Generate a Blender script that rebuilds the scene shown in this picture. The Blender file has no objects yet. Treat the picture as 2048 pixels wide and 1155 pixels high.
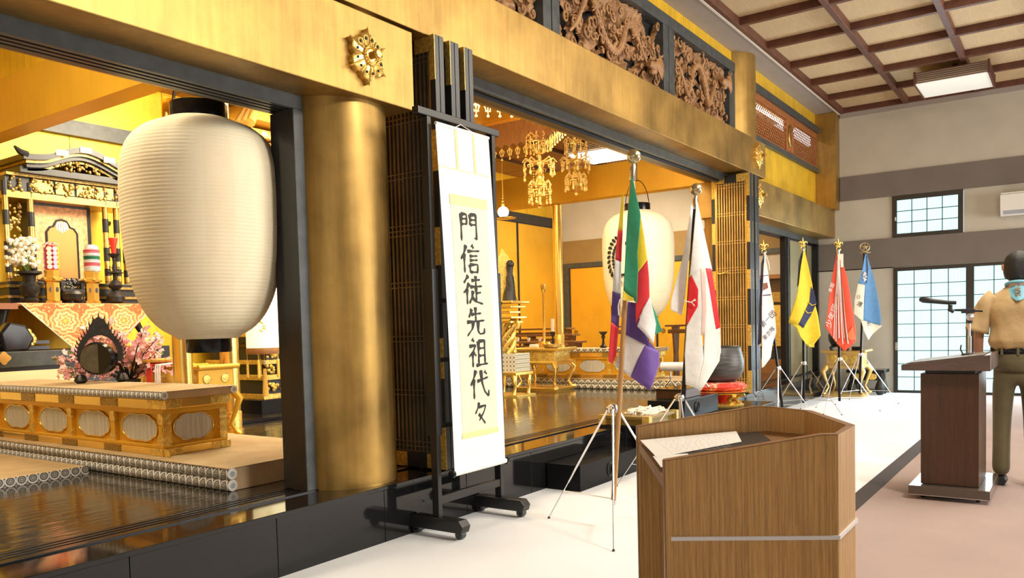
import bpy, math, random
from mathutils import Vector, Matrix, noise as MN
random.seed(7)
PI = math.pi
scene = bpy.context.scene
COL = scene.collection

# ------------------------------------------------------------------ camera, world, lights, exposure
cam_d = bpy.data.cameras.new('camera'); cam = bpy.data.objects.new('camera', cam_d); COL.objects.link(cam)
Rv, Uv, Fv = Vector((.579441, -.814622, -.026633)), Vector((.055351, .006740, .998444)), Vector((.813178, .580012, -.048996))
# orthonormalise
Fv.normalize(); Rv = (Rv - Fv*Rv.dot(Fv)).normalized(); Uv = Rv.cross(Fv)
M3 = Matrix((Rv, Uv, -Fv)).transposed()
cam.matrix_world = Matrix.Translation((0, 0, 1.27)) @ M3.to_4x4()
cam_d.sensor_fit = 'HORIZONTAL'; cam_d.sensor_width = 36
cam_d.lens = 1631.06/2048*36
cam_d.shift_x = (1024-990.26)/2048; cam_d.shift_y = (731.61-577.5)/2048
cam_d.clip_start = .05; cam_d.clip_end = 200
scene.camera = cam

world = bpy.data.worlds.new('sky'); scene.world = world; world.use_nodes = True
wb = world.node_tree.nodes['Background']; wb.inputs[0].default_value = (.80, .93, 1, 1); wb.inputs[1].default_value = 2.0

scene.view_settings.view_transform = 'Standard'; scene.view_settings.look = 'None'
scene.view_settings.gamma = 1; scene.view_settings.use_curve_mapping = False
scene.view_settings.exposure = 0.12

def area(name, loc, target, sx, sy, power, color):
    d = bpy.data.lights.new(name, 'AREA'); d.shape = 'RECTANGLE'; d.size = sx; d.size_y = sy; d.energy = power; d.color = color
    o = bpy.data.objects.new(name, d); COL.objects.link(o); o.location = loc
    o.rotation_euler = (Vector(target)-Vector(loc)).to_track_quat('-Z', 'Y').to_euler()
    return o
WARM = (1, .86, .62); DAY = (1, .97, .93); COOL = (.80, .93, 1)
area('hall_window_light', (10.2, -6.3, 1.9), (8.0, 3.3, 1.3), 7, 2.2, 620, DAY)
area('hall_window_light', (-2.2, -1.0, 2.2), (2.4, .6, .3), 3, 1.6, 40, (1, .96, .9))
area('hall_ceiling_light', (7.6, .2, 4.5), (7.6, 2.2, 0), 5, 2, 240, (1, .90, .74))
area('stage_spot_light', (4.2, -1.6, 4.5), (4.2, 2.2, 1.0), .7, .7, 190, (1, .95, .86))
area('far_door_light', (14.5, 1.1, 1.2), (9, 1.6, .2), 2.4, 2.0, 130, COOL)
area('sanctum_light_left', (1.9, 5.6, 4.2), (3.2, 6.8, .6), 2.2, 1.4, 330, WARM)
area('sanctum_light_mid', (5.6, 6.6, 4.0), (5.2, 8.4, 1.8), 2.4, 1.4, 400, WARM)
area('sanctum_light_altar', (7.2, 5.0, 3.9), (8.0, 7, .5), 2.4, 1.4, 330, WARM)
area('sanctum_light_right', (12.2, 6.0, 3.7), (12.6, 7.0, .6), 1.8, 1.2, 240, (1, .84, .6))

# ------------------------------------------------------------------ helpers
ORG = {}
def wloc(o):
    v = Vector((0, 0, 0))
    while o is not None:
        v += ORG.get(o.name, Vector((0, 0, 0))); o = o.parent
    return v
def tag(o, label=None, cat=None, group=None, kind=None):
    if label: o['label'] = label
    if cat: o['category'] = cat
    if group: o['group'] = group
    if kind: o['kind'] = kind
    return o
def thing(name, label, cat, loc=(0, 0, 0), rz=0, group=None):
    o = bpy.data.objects.new(name, None); COL.objects.link(o); o.empty_display_size = .1
    o.location = loc; o.rotation_euler = (0, 0, rz); ORG[o.name] = Vector(loc)
    return tag(o, label, cat, group)
def dup(root, loc, rz=None, label=None, group=None, parent=None):
    r = root.copy(); COL.objects.link(r)
    if parent is not None: r.parent = parent
    else:
        r.location = loc; ORG[r.name] = Vector(loc)
        if rz is not None: r.rotation_euler = (0, 0, rz)
    if label: r['label'] = label
    if group: r['group'] = group
    for ch in list(root.children): dup(ch, None, parent=r)
    return r

class MB:
    """collects shapes (in metres) and links them as one mesh object"""
    def __init__(s): s.v = []; s.f = []; s.m = []; s.mi = 0
    def add(s, vs, fs):
        n = len(s.v); s.v += [tuple(p) for p in vs]; s.f += [tuple(i+n for i in f) for f in fs]; s.m += [s.mi]*len(fs); return s
    def box(s, x0, y0, z0, x1, y1, z1):
        x0, x1 = min(x0, x1), max(x0, x1); y0, y1 = min(y0, y1), max(y0, y1); z0, z1 = min(z0, z1), max(z0, z1)
        return s.add([(x0,y0,z0),(x1,y0,z0),(x1,y1,z0),(x0,y1,z0),(x0,y0,z1),(x1,y0,z1),(x1,y1,z1),(x0,y1,z1)],
                     [(0,3,2,1),(4,5,6,7),(0,1,5,4),(1,2,6,5),(2,3,7,6),(3,0,4,7)])
    def cbox(s, c, d): return s.box(c[0]-d[0]/2, c[1]-d[1]/2, c[2]-d[2]/2, c[0]+d[0]/2, c[1]+d[1]/2, c[2]+d[2]/2)
    def hexa(s, b, t):            # bottom 4 points, top 4 points (ccw)
        return s.add(list(b)+list(t), [(0,3,2,1),(4,5,6,7),(0,1,5,4),(1,2,6,5),(2,3,7,6),(3,0,4,7)])
    def bar(s, a, b, w, h=None, up=(0, 0, 1)):
        a, b = Vector(a), Vector(b); d = (b-a).normalized(); h = h or w
        up = Vector(up)
        if abs(d.dot(up)) > .98: up = Vector((1, 0, 0))
        r = d.cross(up).normalized()*(w/2); u = r.cross(d).normalized()*(h/2)
        return s.hexa([a-r-u, a+r-u, b+r-u, b-r-u], [a-r+u, a+r+u, b+r+u, b-r+u])
    def tube(s, pts, r, n=8, cap=True):
        pts = [Vector(p) for p in pts]; N = len(pts); rs = r if isinstance(r, (list, tuple)) else [r]*N
        base = len(s.v); vs = []; fs = []
        prev = None
        for i, p in enumerate(pts):
            d = (pts[min(i+1, N-1)]-pts[max(i-1, 0)])
            if d.length < 1e-9: d = Vector((0, 0, 1))
            d.normalize()
            if prev is None:
                ref = Vector((0, 0, 1)) if abs(d.z) < .9 else Vector((1, 0, 0)); x = d.cross(ref).normalized()
            else: x = (prev - d*prev.dot(d)).normalized()
            prev = x; y = d.cross(x)
            for k in range(n):
                a = 2*PI*k/n; vs.append(p+(x*math.cos(a)+y*math.sin(a))*rs[i])
        for i in range(N-1):
            for k in range(n): fs.append((i*n+k, i*n+(k+1) % n, (i+1)*n+(k+1) % n, (i+1)*n+k))
        if cap: fs.append(tuple(range(n-1, -1, -1))); fs.append(tuple((N-1)*n+k for k in range(n)))
        return s.add(vs, fs)
    def cyl(s, a, b, r, n=16, r2=None): return s.tube([a, b], [r, r if r2 is None else r2], n)
    def lathe(s, prof, c=(0, 0, 0), n=24, axis='z', sx=1, sy=1, rot=0):
        vs = []; fs = []; N = len(prof)
        for (r, h) in prof:
            for k in range(n):
                a = 2*PI*k/n+rot; x, y = max(r, 1e-5)*math.cos(a)*sx, max(r, 1e-5)*math.sin(a)*sy
                p = (x, y, h) if axis == 'z' else ((h, x, y) if axis == 'x' else (x, h, y))
                vs.append((c[0]+p[0], c[1]+p[1], c[2]+p[2]))
        for i in range(N-1):
            for k in range(n):
                q = (i*n+k, i*n+(k+1) % n, (i+1)*n+(k+1) % n, (i+1)*n+k)
                fs.append(q if axis != 'y' else q[::-1])
        if prof[0][0] > 1e-4 and abs(prof[0][1]-prof[1][1]) > 1e-6: fs.append(tuple(range(n-1, -1, -1)))
        if prof[-1][0] > 1e-4 and abs(prof[-1][1]-prof[-2][1]) > 1e-6: fs.append(tuple((N-1)*n+k for k in range(n)))
        return s.add(vs, fs)
    def ball(s, c, r, n=12, sz=1):
        m = max(4, n//2)
        return s.lathe([(r*math.sin(PI*i/m), -r*sz*math.cos(PI*i/m)) for i in range(m+1)], c, n)
    def prism(s, poly, o, ex, ey, th):   # polygon in plane (ex, ey) at o, thick along ex x ey
        o, ex, ey = Vector(o), Vector(ex), Vector(ey); nz = ex.cross(ey).normalized()*th; n = len(poly)
        a = [o+ex*p[0]+ey*p[1] for p in poly]
        fs = [tuple(range(n-1, -1, -1)), tuple(range(n, 2*n))]+[(i, (i+1) % n, (i+1) % n+n, i+n) for i in range(n)]
        return s.add(a+[p+nz for p in a], fs)
    def quad(s, a, b, c, d): return s.add([a, b, c, d], [(0, 1, 2, 3)])
    def grid(s, nx, ny, fn, closed=False):
        vs = [fn(i/(nx), j/(ny)) for j in range(ny+1) for i in range(nx+1)]
        fs = [(j*(nx+1)+i, j*(nx+1)+i+1, (j+1)*(nx+1)+i+1, (j+1)*(nx+1)+i) for j in range(ny) for i in range(nx)]
        return s.add(vs, fs)
    def build(s, name, mat, parent=None, local=False, smooth=None, bevel=0, label=None, kind=None, solid=0):
        me = bpy.data.meshes.new(name)
        off = Vector((0, 0, 0)) if (local or parent is None) else wloc(parent)
        me.from_pydata([(p[0]-off.x, p[1]-off.y, p[2]-off.z) for p in s.v], [], s.f)
        mats = mat if isinstance(mat, (list, tuple)) else [mat]
        for m in mats: me.materials.append(m)
        if len(mats) > 1: me.polygons.foreach_set('material_index', s.m)
        if smooth:
            me.polygons.foreach_set('use_smooth', [True]*len(me.polygons)); me.set_sharp_from_angle(angle=math.radians(smooth))
        me.update()
        o = bpy.data.objects.new(name, me); COL.objects.link(o)
        if parent is not None: o.parent = parent
        if solid:
            q = o.modifiers.new('thickness', 'SOLIDIFY'); q.thickness = solid; q.offset = 0
        if bevel:
            q = o.modifiers.new('bevel', 'BEVEL'); q.width = bevel; q.segments = 2; q.limit_method = 'ANGLE'; q.angle_limit = math.radians(50)
        if label: o['label'] = label
        if kind: o['kind'] = kind
        return o
def B(*a): return MB().box(*a)
def struct(o): o['kind'] = 'structure'; return o

# ------------------------------------------------------------------ materials
class NT:
    def __init__(s, name):
        s.m = bpy.data.materials.new(name); s.m.use_nodes = True; s.t = s.m.node_tree; s.n = s.t.nodes; s.b = s.n['Principled BSDF']
        s.co = None
    def node(s, typ, **kw):
        n = s.n.new(typ)
        for k, v in kw.items(): setattr(n, k, v)
        return n
    def link(s, a, b): s.t.links.new(a, b)
    def coord(s, scale=(1, 1, 1), kind='Object', rot=(0, 0, 0)):
        tc = s.node('ShaderNodeTexCoord'); mp = s.node('ShaderNodeMapping'); mp.inputs['Scale'].default_value = scale; mp.inputs['Rotation'].default_value = rot
        s.link(tc.outputs[kind], mp.inputs[0]); return mp.outputs[0]
    def world(s, scale=(1, 1, 1)):
        g = s.node('ShaderNodeNewGeometry'); mp = s.node('ShaderNodeMapping'); mp.inputs['Scale'].default_value = scale
        s.link(g.outputs['Position'], mp.inputs[0]); return mp.outputs[0]
    def noise(s, vec, scale, detail=3, rough=.5):
        n = s.node('ShaderNodeTexNoise'); n.inputs['Scale'].default_value = scale; n.inputs['Detail'].default_value = detail; n.inputs['Roughness'].default_value = rough
        s.link(vec, n.inputs['Vector']); return n.outputs['Fac']
    def ramp(s, fac, stops):
        r = s.node('ShaderNodeValToRGB'); el = r.color_ramp.elements
        while len(el) < len(stops): el.new(.5)
        for e, (p, c) in zip(el, stops): e.position = p; e.color = (*c, 1) if len(c) == 3 else c
        s.link(fac, r.inputs[0]); return r.outputs[0]
    def math(s, op, a, b=None, c=None):
        n = s.node('ShaderNodeMath', operation=op)
        for i, v in enumerate((a, b, c)):
            if v is None: continue
            if isinstance(v, (int, float)): n.inputs[i].default_value = v
            else: s.link(v, n.inputs[i])
        return n.outputs[0]
    def mix(s, fac, a, b):
        n = s.node('ShaderNodeMix', data_type='RGBA')
        for i, v in ((0, fac), (6, a), (7, b)):
            if isinstance(v, (int, float)): n.inputs[i].default_value = v
            elif isinstance(v, tuple): n.inputs[i].default_value = (*v, 1)
            else: s.link(v, n.inputs[i])
        return n.outputs[2]
    def sep(s, vec):
        n = s.node('ShaderNodeSeparateXYZ'); s.link(vec, n.inputs[0]); return n.outputs
    def bump(s, h, strength=.3, dist=.01):
        n = s.node('ShaderNodeBump'); n.inputs['Strength'].default_value = strength; n.inputs['Distance'].default_value = dist
        s.link(h, n.inputs['Height']); s.link(n.outputs[0], s.b.inputs['Normal'])
    def base(s, c):
        if isinstance(c, tuple): s.b.inputs['Base Color'].default_value = (*c, 1)
        else: s.link(c, s.b.inputs['Base Color'])
    def set(s, **kw):
        for k, v in kw.items(): s.b.inputs[k.replace('_', ' ')].default_value = v
        return s
def P(name, c, rough=.5, metal=0, var=0, vs=4, bump=0, bs=60, spec=None, stretch=(1, 1, 1), emis=None):
    t = NT(name); t.set(Roughness=rough, Metallic=metal)
    if var:
        v = t.coord(stretch); f = t.noise(v, vs, 5)
        t.base(t.ramp(f, [(.3, tuple(x*(1-var) for x in c)), (.7, tuple(min(1, x*(1+var)) for x in c))]))
    else: t.base(c)
    if bump: t.bump(t.noise(t.coord(stretch), bs, 3), bump, .004)
    if spec is not None: t.b.inputs['Specular IOR Level'].default_value = spec
    if emis: t.b.inputs['Emission Color'].default_value = (*emis[0], 1); t.b.inputs['Emission Strength'].default_value = emis[1]
    return t.m
def gold_mat(name, c, rough, var, metal=.8, vs=2.0, streak=.25):
    t = NT(name); t.set(Metallic=metal)
    v = t.coord((1, 1, 1)); f = t.noise(v, vs, 6, .6)
    w = t.coord((9, 9, .7)); g = t.noise(w, 3, 4)
    k = t.math('ADD', t.math('MULTIPLY', f, 1-streak), t.math('MULTIPLY', g, streak))
    t.base(t.ramp(k, [(.32, tuple(x*(1-var) for x in c)), (.5, c), (.68, tuple(min(1, x*(1+var)) for x in c))]))
    t.link(t.math('MULTIPLY_ADD', f, .25, rough-.12), t.b.inputs['Roughness'])
    t.bump(t.noise(v, 55, 4), .06, .004)
    return t.m
GOLD = gold_mat('aged_gold_leaf', (.38, .235, .065), .42, .38)
GOLDW = gold_mat('gold_leaf_wall', (.80, .49, .025), .42, .22, .35, 2.5, .35)
GOLDIN = gold_mat('bright_gold_panel', (.72, .40, .03), .42, .10, .4, 2)
BRASS = P('polished_gold', (.92, .63, .17), .27, .9, .05, 6)
BRASSR = P('chased_gold', (.80, .53, .13), .36, .65, .35, 45, .5, 90)
PALEG = P('pale_gilt', (.95, .68, .22), .35, .45)
DKGOLD = P('dark_bronze_fitting', (.36, .23, .06), .38, .8, .4, 60, .6, 120)
BLACK = P('black_lacquer', (.010, .010, .012), .16, spec=.32)
BLACKS = P('dull_black_lacquer', (.010, .010, .011), .25, spec=.08)
BLACKM = P('matt_black_lacquer', (.022, .023, .026), .38, 0, .15, 8)
DARKFR = P('worn_black_frame', (.045, .052, .052), .42, 0, .3, 12, .1, 40)
STAND = P('black_painted_wood', (.012, .012, .013), .33)
STEEL = P('chromed_steel', (.75, .75, .76), .18, 1)
WHITEP = P('white_plaster', (.50, .46, .385), .85, 0, .05, 3)
GREYB = P('taupe_wall_band', (.165, .14, .12), .8, 0, .06, 3)
SOFF = P('grey_soffit_board', (.33, .29, .26), .8, 0, .04, 3)
WHITE = P('white_trim', (.7, .67, .6), .6)
RED = P('red_lacquer', (.75, .03, .015), .3)
PINK = P('pink_petal', (.9, .40, .42), .7, 0, .2, 40)
GREEN = P('leaf_green', (.15, .28, .06), .6)
IRON = P('dark_bronze', (.035, .032, .03), .4, .5, .3, 30, .3, 60)
def emat(name, c, e, base=(.8, .8, .8)):
    return P(name, base, .5, emis=(c, e))

def wood(name, c1, c2, stretch, rough=.45, bumpk=.15, sc=1.0, kind='Object'):
    t = NT(name); t.set(Roughness=rough); v = t.coord(stretch, kind)
    a = t.noise(v, 3*sc, 6, .65); b = t.noise(t.coord(tuple(x*2.6 for x in stretch), kind), 7*sc, 3, .6)
    k = t.math('ADD', t.math('MULTIPLY', a, .6), t.math('MULTIPLY', b, .4))
    t.base(t.ramp(k, [(.34, c2), (.47, tuple((x+y)/2 for x, y in zip(c1, c2))), (.56, c1), (.75, tuple(min(1, x*1.12) for x in c1))]))
    t.bump(b, bumpk, .002); return t.m
OAK = wood('teak_veneer', (.60, .35, .12), (.30, .155, .05), (40, 40, .7), .42, .25, 1.6)
OAKD = wood('teak_veneer_edge', (.30, .15, .06), (.22, .11, .045), (10, 10, 1), .45, .05)
CEILW = wood('ceiling_rib_wood', (.13, .045, .025), (.075, .025, .013), (3, 3, 3), .5, .05)
CEILP = wood('ceiling_board', (.62, .47, .27), (.54, .40, .22), (1, 9, 1), .75, .03)
CARVW = wood('carved_zelkova', (.36, .19, .075), (.20, .09, .03), (4, 4, 4), .55, .1)
DWOOD = wood('dark_walnut', (.075, .030, .012), (.045, .018, .007), (9, 9, .6), .3, .03)
DWOODT = wood('dark_walnut_top', (.11, .07, .055), (.07, .045, .035), (6, 1, 6), .35, .02)
BRNW = wood('brown_ceiling_board', (.30, .13, .035), (.20, .08, .02), (2, 9, 2), .5, .05)
BENW = wood('brown_bench_wood', (.24, .11, .04), (.13, .055, .02), (6, .8, 6), .4, .03)
LATW = wood('lattice_wood', (.36, .125, .03), (.22, .065, .015), (5, 5, 5), .5, .05)

def carpet(name, c, var):
    t = NT(name); t.set(Roughness=.95); v = t.coord((1, 1, 1))
    f = t.noise(v, 1.2, 4); g = t.noise(v, 260, 2)
    k = t.math('ADD', t.math('MULTIPLY', f, .5), t.math('MULTIPLY', g, .5))
    t.base(t.ramp(k, [(.35, tuple(x*(1-var) for x in c)), (.65, tuple(min(1, x*(1+var)) for x in c))]))
    t.bump(g, .25, .004); return t.m
CARW = carpet('white_carpet', (.80, .82, .84), .03)
CARP = carpet('rose_beige_carpet', (.36, .27, .24), .13)
STRIP = P('brown_threshold_strip', (.045, .03, .026), .85)
SKIRT = P('black_granite', (.009, .009, .010), .07, 0, .15, 5)
t = NT('polished_lacquer_floor'); t.set(Roughness=.10); t.base((.030, .026, .018)); t.b.inputs['IOR'].default_value = 2.2
t.bump(t.noise(t.coord((1.2, 5, 1)), 3.0, 3), .10, .03); LFLOOR = t.m
t = NT('clear_glass'); t.set(Roughness=.02, Transmission_Weight=1.0); t.base((.95, 1, 1)); GLASS = t.m

def ring_mat(name, ua, pitch, z0, dark=(.10, .105, .115), lite=(.85, .83, .78), stag=False):
    """rows of white rings (temple mat border); ua = axis along the border, rows along z"""
    t = NT(name); t.set(Roughness=.8); g = t.world(); o = t.sep(g)
    u = t.math('FRACT', t.math('DIVIDE', o[ua], pitch)); w = t.math('FRACT', t.math('DIVIDE', t.math('SUBTRACT', o[2], z0), pitch))
    u = t.math('SUBTRACT', u, .5); w = t.math('SUBTRACT', w, .5)
    d = t.math('SQRT', t.math('ADD', t.math('MULTIPLY', u, u), t.math('MULTIPLY', w, w)))
    au = t.math('SUBTRACT', .5, t.math('ABSOLUTE', u)); aw = t.math('SUBTRACT', .5, t.math('ABSOLUTE', w))
    dia = t.math('ADD', au, aw)
    t.base(t.mix(t.math('LESS_THAN', dia, .16), t.ramp(d, [(0, (.50, .49, .45)), (.12, dark), (.17, (.45, .44, .41)), (.25, (.42, .41, .38)), (.27, dark), (.36, dark), (.37, lite), (.50, lite), (.515, dark)]), (.45, .44, .4)))
    t.n[-1].name
    for n in t.n:
        if n.type == 'VALTORGB': n.color_ramp.interpolation = 'CONSTANT'
    return t.m
RINGY = ring_mat('ring_border_along_y', 1, .0685, .34)
RINGX = ring_mat('ring_border_along_x', 0, .0685, .342)
RINGT = ring_mat('ring_border_bench', 1, .055, .851)
def lozenge_mat(name, ua, pitch):
    t = NT(name); t.set(Roughness=.8); o = t.sep(t.world())
    u = t.math('ABSOLUTE', t.math('SUBTRACT', t.math('FRACT', t.math('DIVIDE', o[ua], pitch)), .5)); w = t.math('ABSOLUTE', t.math('SUBTRACT', t.math('FRACT', t.math('DIVIDE', o[2], pitch)), .5))
    s_ = t.math('ADD', u, w)
    t.base(t.ramp(s_, [(0, (.6, .55, .42)), (.14, (.16, .13, .08)), (.36, (.2, .16, .1)), (.44, (.72, .68, .55)), (.56, (.72, .68, .55)), (.64, (.16, .13, .08)), (.86, (.6, .55, .42))]))
    return t.m
LOZ = lozenge_mat('lozenge_border_along_y', 1, .105)
def tatami_mat(name, c, ax):
    t = NT(name); t.set(Roughness=.75); o = t.sep(t.world())
    f = t.math('SINE', t.math('MULTIPLY', o[ax], 420)); n = t.noise(t.coord((1, 1, 1)), 6, 4)
    t.base(t.ramp(n, [(.3, tuple(x*.88 for x in c)), (.7, tuple(x*1.08 for x in c))])); t.bump(f, .12, .003); return t.m
TATAMI = tatami_mat('tatami_rush', (.46, .33, .17), 1)
TATAMIE = tatami_mat('tatami_cut_end', (.48, .33, .18), 0)
t = NT('orange_brocade'); t.set(Roughness=.6); o = t.sep(t.world())
uu = t.math('SUBTRACT', t.math('FRACT', t.math('DIVIDE', o[0], .30)), .5); ww = t.math('SUBTRACT', t.math('FRACT', t.math('DIVIDE', o[2], .26)), .5)
dd = t.math('SQRT', t.math('ADD', t.math('MULTIPLY', uu, uu), t.math('MULTIPLY', ww, ww)))
an = t.math('MULTIPLY', t.math('SINE', t.math('MULTIPLY', t.math('ARCTAN2', ww, uu), 8)), .03)
dd = t.math('ADD', dd, an); fn = t.noise(t.world(), 55, 3, .7)
c1 = t.ramp(dd, [(0, (.9, .62, .1)), (.10, (.85, .16, .03)), (.16, (.88, .62, .28)), (.22, (.80, .15, .03)), (.30, (.90, .68, .33)), (.36, (.8, .14, .03)), (.46, (.86, .5, .2)), (.5, (.75, .13, .03))])
t.base(t.mix(t.math('GREATER_THAN', fn, .60), c1, (.9, .66, .3))); BROC = t.m
# ------------------------------------------------------------------ the setting
XW = 14.7
# floors
def floor_piece(name, b, m, label=None):
    o = struct(MB().box(*b).build(name, m))
    if label: o['label'] = label
    return o
floor_piece('floor', (-3, -7, -.05, XW, 1.165, 0), CARP, 'rose beige carpet of the hall')
floor_piece('carpet_border', (-3, 1.165, -.05, XW, 1.285, .004), STRIP, 'dark brown strip between white and rose carpet')
floor_piece('carpet_runner', (-3, 1.285, -.05, XW, 3.337, .006), CARW, 'white carpet along the altar stage')
floor_piece('stage_floor', (-1, 3.8, .2, XW, 8.8, .34), LFLOOR, 'polished dark lacquer floor of the sanctum')
# stage step: granite slabs
st = thing('stage_step', None, None); st['kind'] = 'structure'
x = -2.89
while x < 14.6:
    x2 = min(x+.80, 14.69)
    MB().box(x+.002, 3.337, 0, x2-.002, 3.367, .315).build('granite_slab', SKIRT, st, bevel=.002); x += .80
MB().box(-3, 3.345, .0, XW, 3.362, .30).build('slab_backing', BLACKM, st)
MB().box(-3, 3.333, .315, XW, 3.60, .34).build('step_top', SKIRT, st, bevel=.003)
MB().box(-3, 3.60, .2, XW, 3.80, .338).build('sill_base', BLACKM, st)
for y0, y1 in ((3.60, 3.655), (3.675, 3.70), (3.72, 3.745), (3.765, 3.80)):
    MB().box(-3, y0, .338, XW, y1, .348).build('sill_track', BLACK, st, bevel=.002)
# round columns
for cx, lab in ((3.55, 'large round gold column beside the hanging scroll'), (10.65, 'round gold column at the far end of the carved frieze')):
    o = struct(MB().lathe([(.335, .34), (.335, 4.69)], (cx, 3.72, 0), 72).build('column', GOLD, smooth=40)); o['label'] = lab
# great beams
for b, lab in (((-3, 3.337, 2.607, 3.894, 4.05, 3.085), 'low gold beam over the left bay'),
               ((3.28, 3.337, 3.106, 10.915, 4.05, 3.555), 'high gold beam over the middle bay'),
               ((10.35, 3.337, 2.60, XW, 4.05, 3.065), 'low gold beam over the far bay')):
    o = struct(MB().box(*b).build('beam', GOLD, bevel=.006)); o['label'] = lab
# head rails of black wood with grooves
for x0, x1, z0 in ((-3, 3.24, 2.53), (3.88, 10.32, 3.02), (10.95, XW, 2.515)):
    r_ = thing('head_rail', None, None); r_['kind'] = 'structure'
    MB().box(x0, 3.61, z0, x1, 3.645, z0+.086).build('rail_face', DARKFR, r_, bevel=.003)
    MB().box(x0, 3.645, z0+.02, x1, 3.86, z0+.086).build('rail_core', BLACKM, r_)
    for a, b in ((3.665, 3.69), (3.71, 3.735), (3.755, 3.80)): MB().box(x0, a, z0, x1, b, z0+.03).build('rail_rib', BLACKM, r_)
# left bay jamb
j = thing('door_jamb', None, None); j['kind'] = 'structure'
MB().box(3.163, 3.61, .34, 3.24, 3.622, 2.53).build('jamb_face', DARKFR, j, bevel=.003); MB().box(3.164, 3.622, .34, 3.24, 3.74, 2.53).build('jamb_core', BLACKM, j)
MB().box(3.18, 3.74, .34, 3.24, 3.83, 2.53).build('jamb_back', BLACKM, j)

# upper gold wall above the beams
uw = thing('wall_frieze', None, None); uw['kind'] = 'structure'
U = 3.58
def up(*b): MB().box(*b).build('wall_panel', GOLDW, uw)
for k in range(9):                                   # gold sheets above the carved frieze
    x0 = 3.2+k*.80; up(x0, U, 4.50, min(x0+.795, 10.40), U+.1, 4.70)
for k in range(5): x0 = 10.9+k*.78; up(x0, U, 4.44, min(x0+.775, XW), U+.1, 4.70)
for k in range(5): x0 = 10.9+k*.78; up(x0, U, 3.0, min(x0+.775, XW), U+.1, 3.68)
up(-3, U, 3.0, 3.3, U+.1, 4.70)
MB().box(-3, U+.10, 3.0, 10.9, U+.14, 4.70).build('wall_core', BLACKM, uw)
# box behind the lattice transom
MB().box(10.8, 4.35, 3.3, XW, 4.40, 4.72).build('transom_back', WHITEP, uw)
MB().box(10.8, U+.1, 4.66, XW, 4.40, 4.72).build('transom_top', WHITEP, uw)
MB().box(10.8, U+.1, 3.56, XW, 4.40, 3.6).build('transom_bottom', WHITEP, uw)
MB().box(14.42, 3.26, 3.066, XW-.002, U-.002, 4.65).build('corner_post', GOLD, uw)

# far wall with window and door openings
fw = thing('wall_far', None, None); fw['kind'] = 'structure'
def fb(y0, y1, z0, z1): MB().box(XW, y0, z0, XW+.12, y1, z1).build('wall_panel', WHITEP, fw)
fb(-7, .18, 0, 2.06); fb(2.44, 3.6, 0, 2.06); fb(-7, 3.6, 2.045, 2.54)
fb(-7, 1.44, 2.54, 3.2); fb(2.455, 3.6, 2.54, 3.2); fb(-7, 3.6, 3.2, 4.85)
MB().box(XW-.03, -7, 2.06, XW, 3.335, 2.53).build('wall_band', GREYB, fw, bevel=.004)
MB().box(XW-.03, 3.335, 2.06, XW, 3.60, 2.50).build('wall_band', GREYB, fw)
MB().box(XW-.03, -7, 3.205, XW, 3.25, 3.603).build('wall_band', GREYB, fw, bevel=.004)
MB().box(XW-.02, -7, 0, XW, .18, .06).build('baseboard_far', GREYB, fw); MB().box(XW-.02, 2.5, 0, XW, 3.3, .06).build('baseboard_far', GREYB, fw)
MB().box(XW-.05, -7, 4.58, XW, 3.24, 4.66).build('trim_far', SOFF, fw)
for nm, b in (('wall_right', (-3, -7.1, 0, XW, -7, 4.8)), ('wall_near', (-3.1, -7, 0, -3, 3.6, 4.8))):
    struct(MB().box(*b).build(nm, WHITEP))
# sanctum walls
sw = thing('wall_sanctum', None, None); sw['kind'] = 'structure'
for k in range(14):
    x0 = -1+k*1.12; MB().box(x0, 8.8, .3, min(x0+1.112, XW), 8.88, 4.2).build('gold_sheet', GOLDW, sw)
MB().box(-1, 8.89, .3, XW, 8.93, 4.2).build('wall_core', BLACKM, sw)
MB().box(-1.1, 3.8, .3, -1, 8.8, 4.2).build('side_wall', GOLDW, sw)
MB().box(-1, 8.72, 3.42, 8, 8.8, 3.58).build('dark_rail', DARKFR, sw); MB().box(8, 8.72, 3.25, XW, 8.8, 3.43).build('dark_rail', BLACKM, sw)
MB().box(3.46, 4.06, 3.52, 3.54, 8.8, 4.15).build('wall_over_beam', GOLDW, sw)
MB().box(XW, 3.6, 0, XW+.1, 8.9, 4.2).build('white_wall', WHITEP, sw)
MB().box(XW-.03, 3.85, 2.51, XW, 8.66, 2.97).build('wall_band', DKGOLD if 0 else P('ochre_wall_band', (.27, .17, .055), .7, 0, .08, 3), sw)
MB().box(XW-.05, 3.85, 2.42, XW, 8.66, 2.51).build('door_head', DARKFR, sw)
MB().box(XW-.05, 8.52, .3, XW, 8.66, 2.42).build('door_post', DARKFR, sw)
# ceiling of sanctum
sc = thing('ceiling_sanctum', None, None); sc['kind'] = 'structure'
for k in range(16):
    x0 = -1+k*.98; MB().box(x0, 3.75, 4.12, min(x0+.965, XW) if x0 < 10.8 else min(x0+.965, XW), 8.85, 4.16).build('ceiling_board', BRNW, sc)
for yy in (4.9, 5.9, 6.9, 7.9): MB().box(-1, yy, 4.06, XW, yy+.05, 4.12).build('ceiling_batten', DWOOD, sc)
MB().box(-1, 3.75, 4.165, XW, 8.85, 4.19).build('ceiling_core', BLACKM, sc)
for b, lab in (((3.40, 4.06, 3.075, 3.60, 8.8, 3.52), 'gold cross beam above the left platform'), ((10.6, 4.06, 3.085, 10.8, 8.8, 3.55), 'gold cross beam above the right platform')):
    o = struct(MB().box(*b).build('cross_beam', GOLDIN, bevel=.004)); o['label'] = lab

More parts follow.
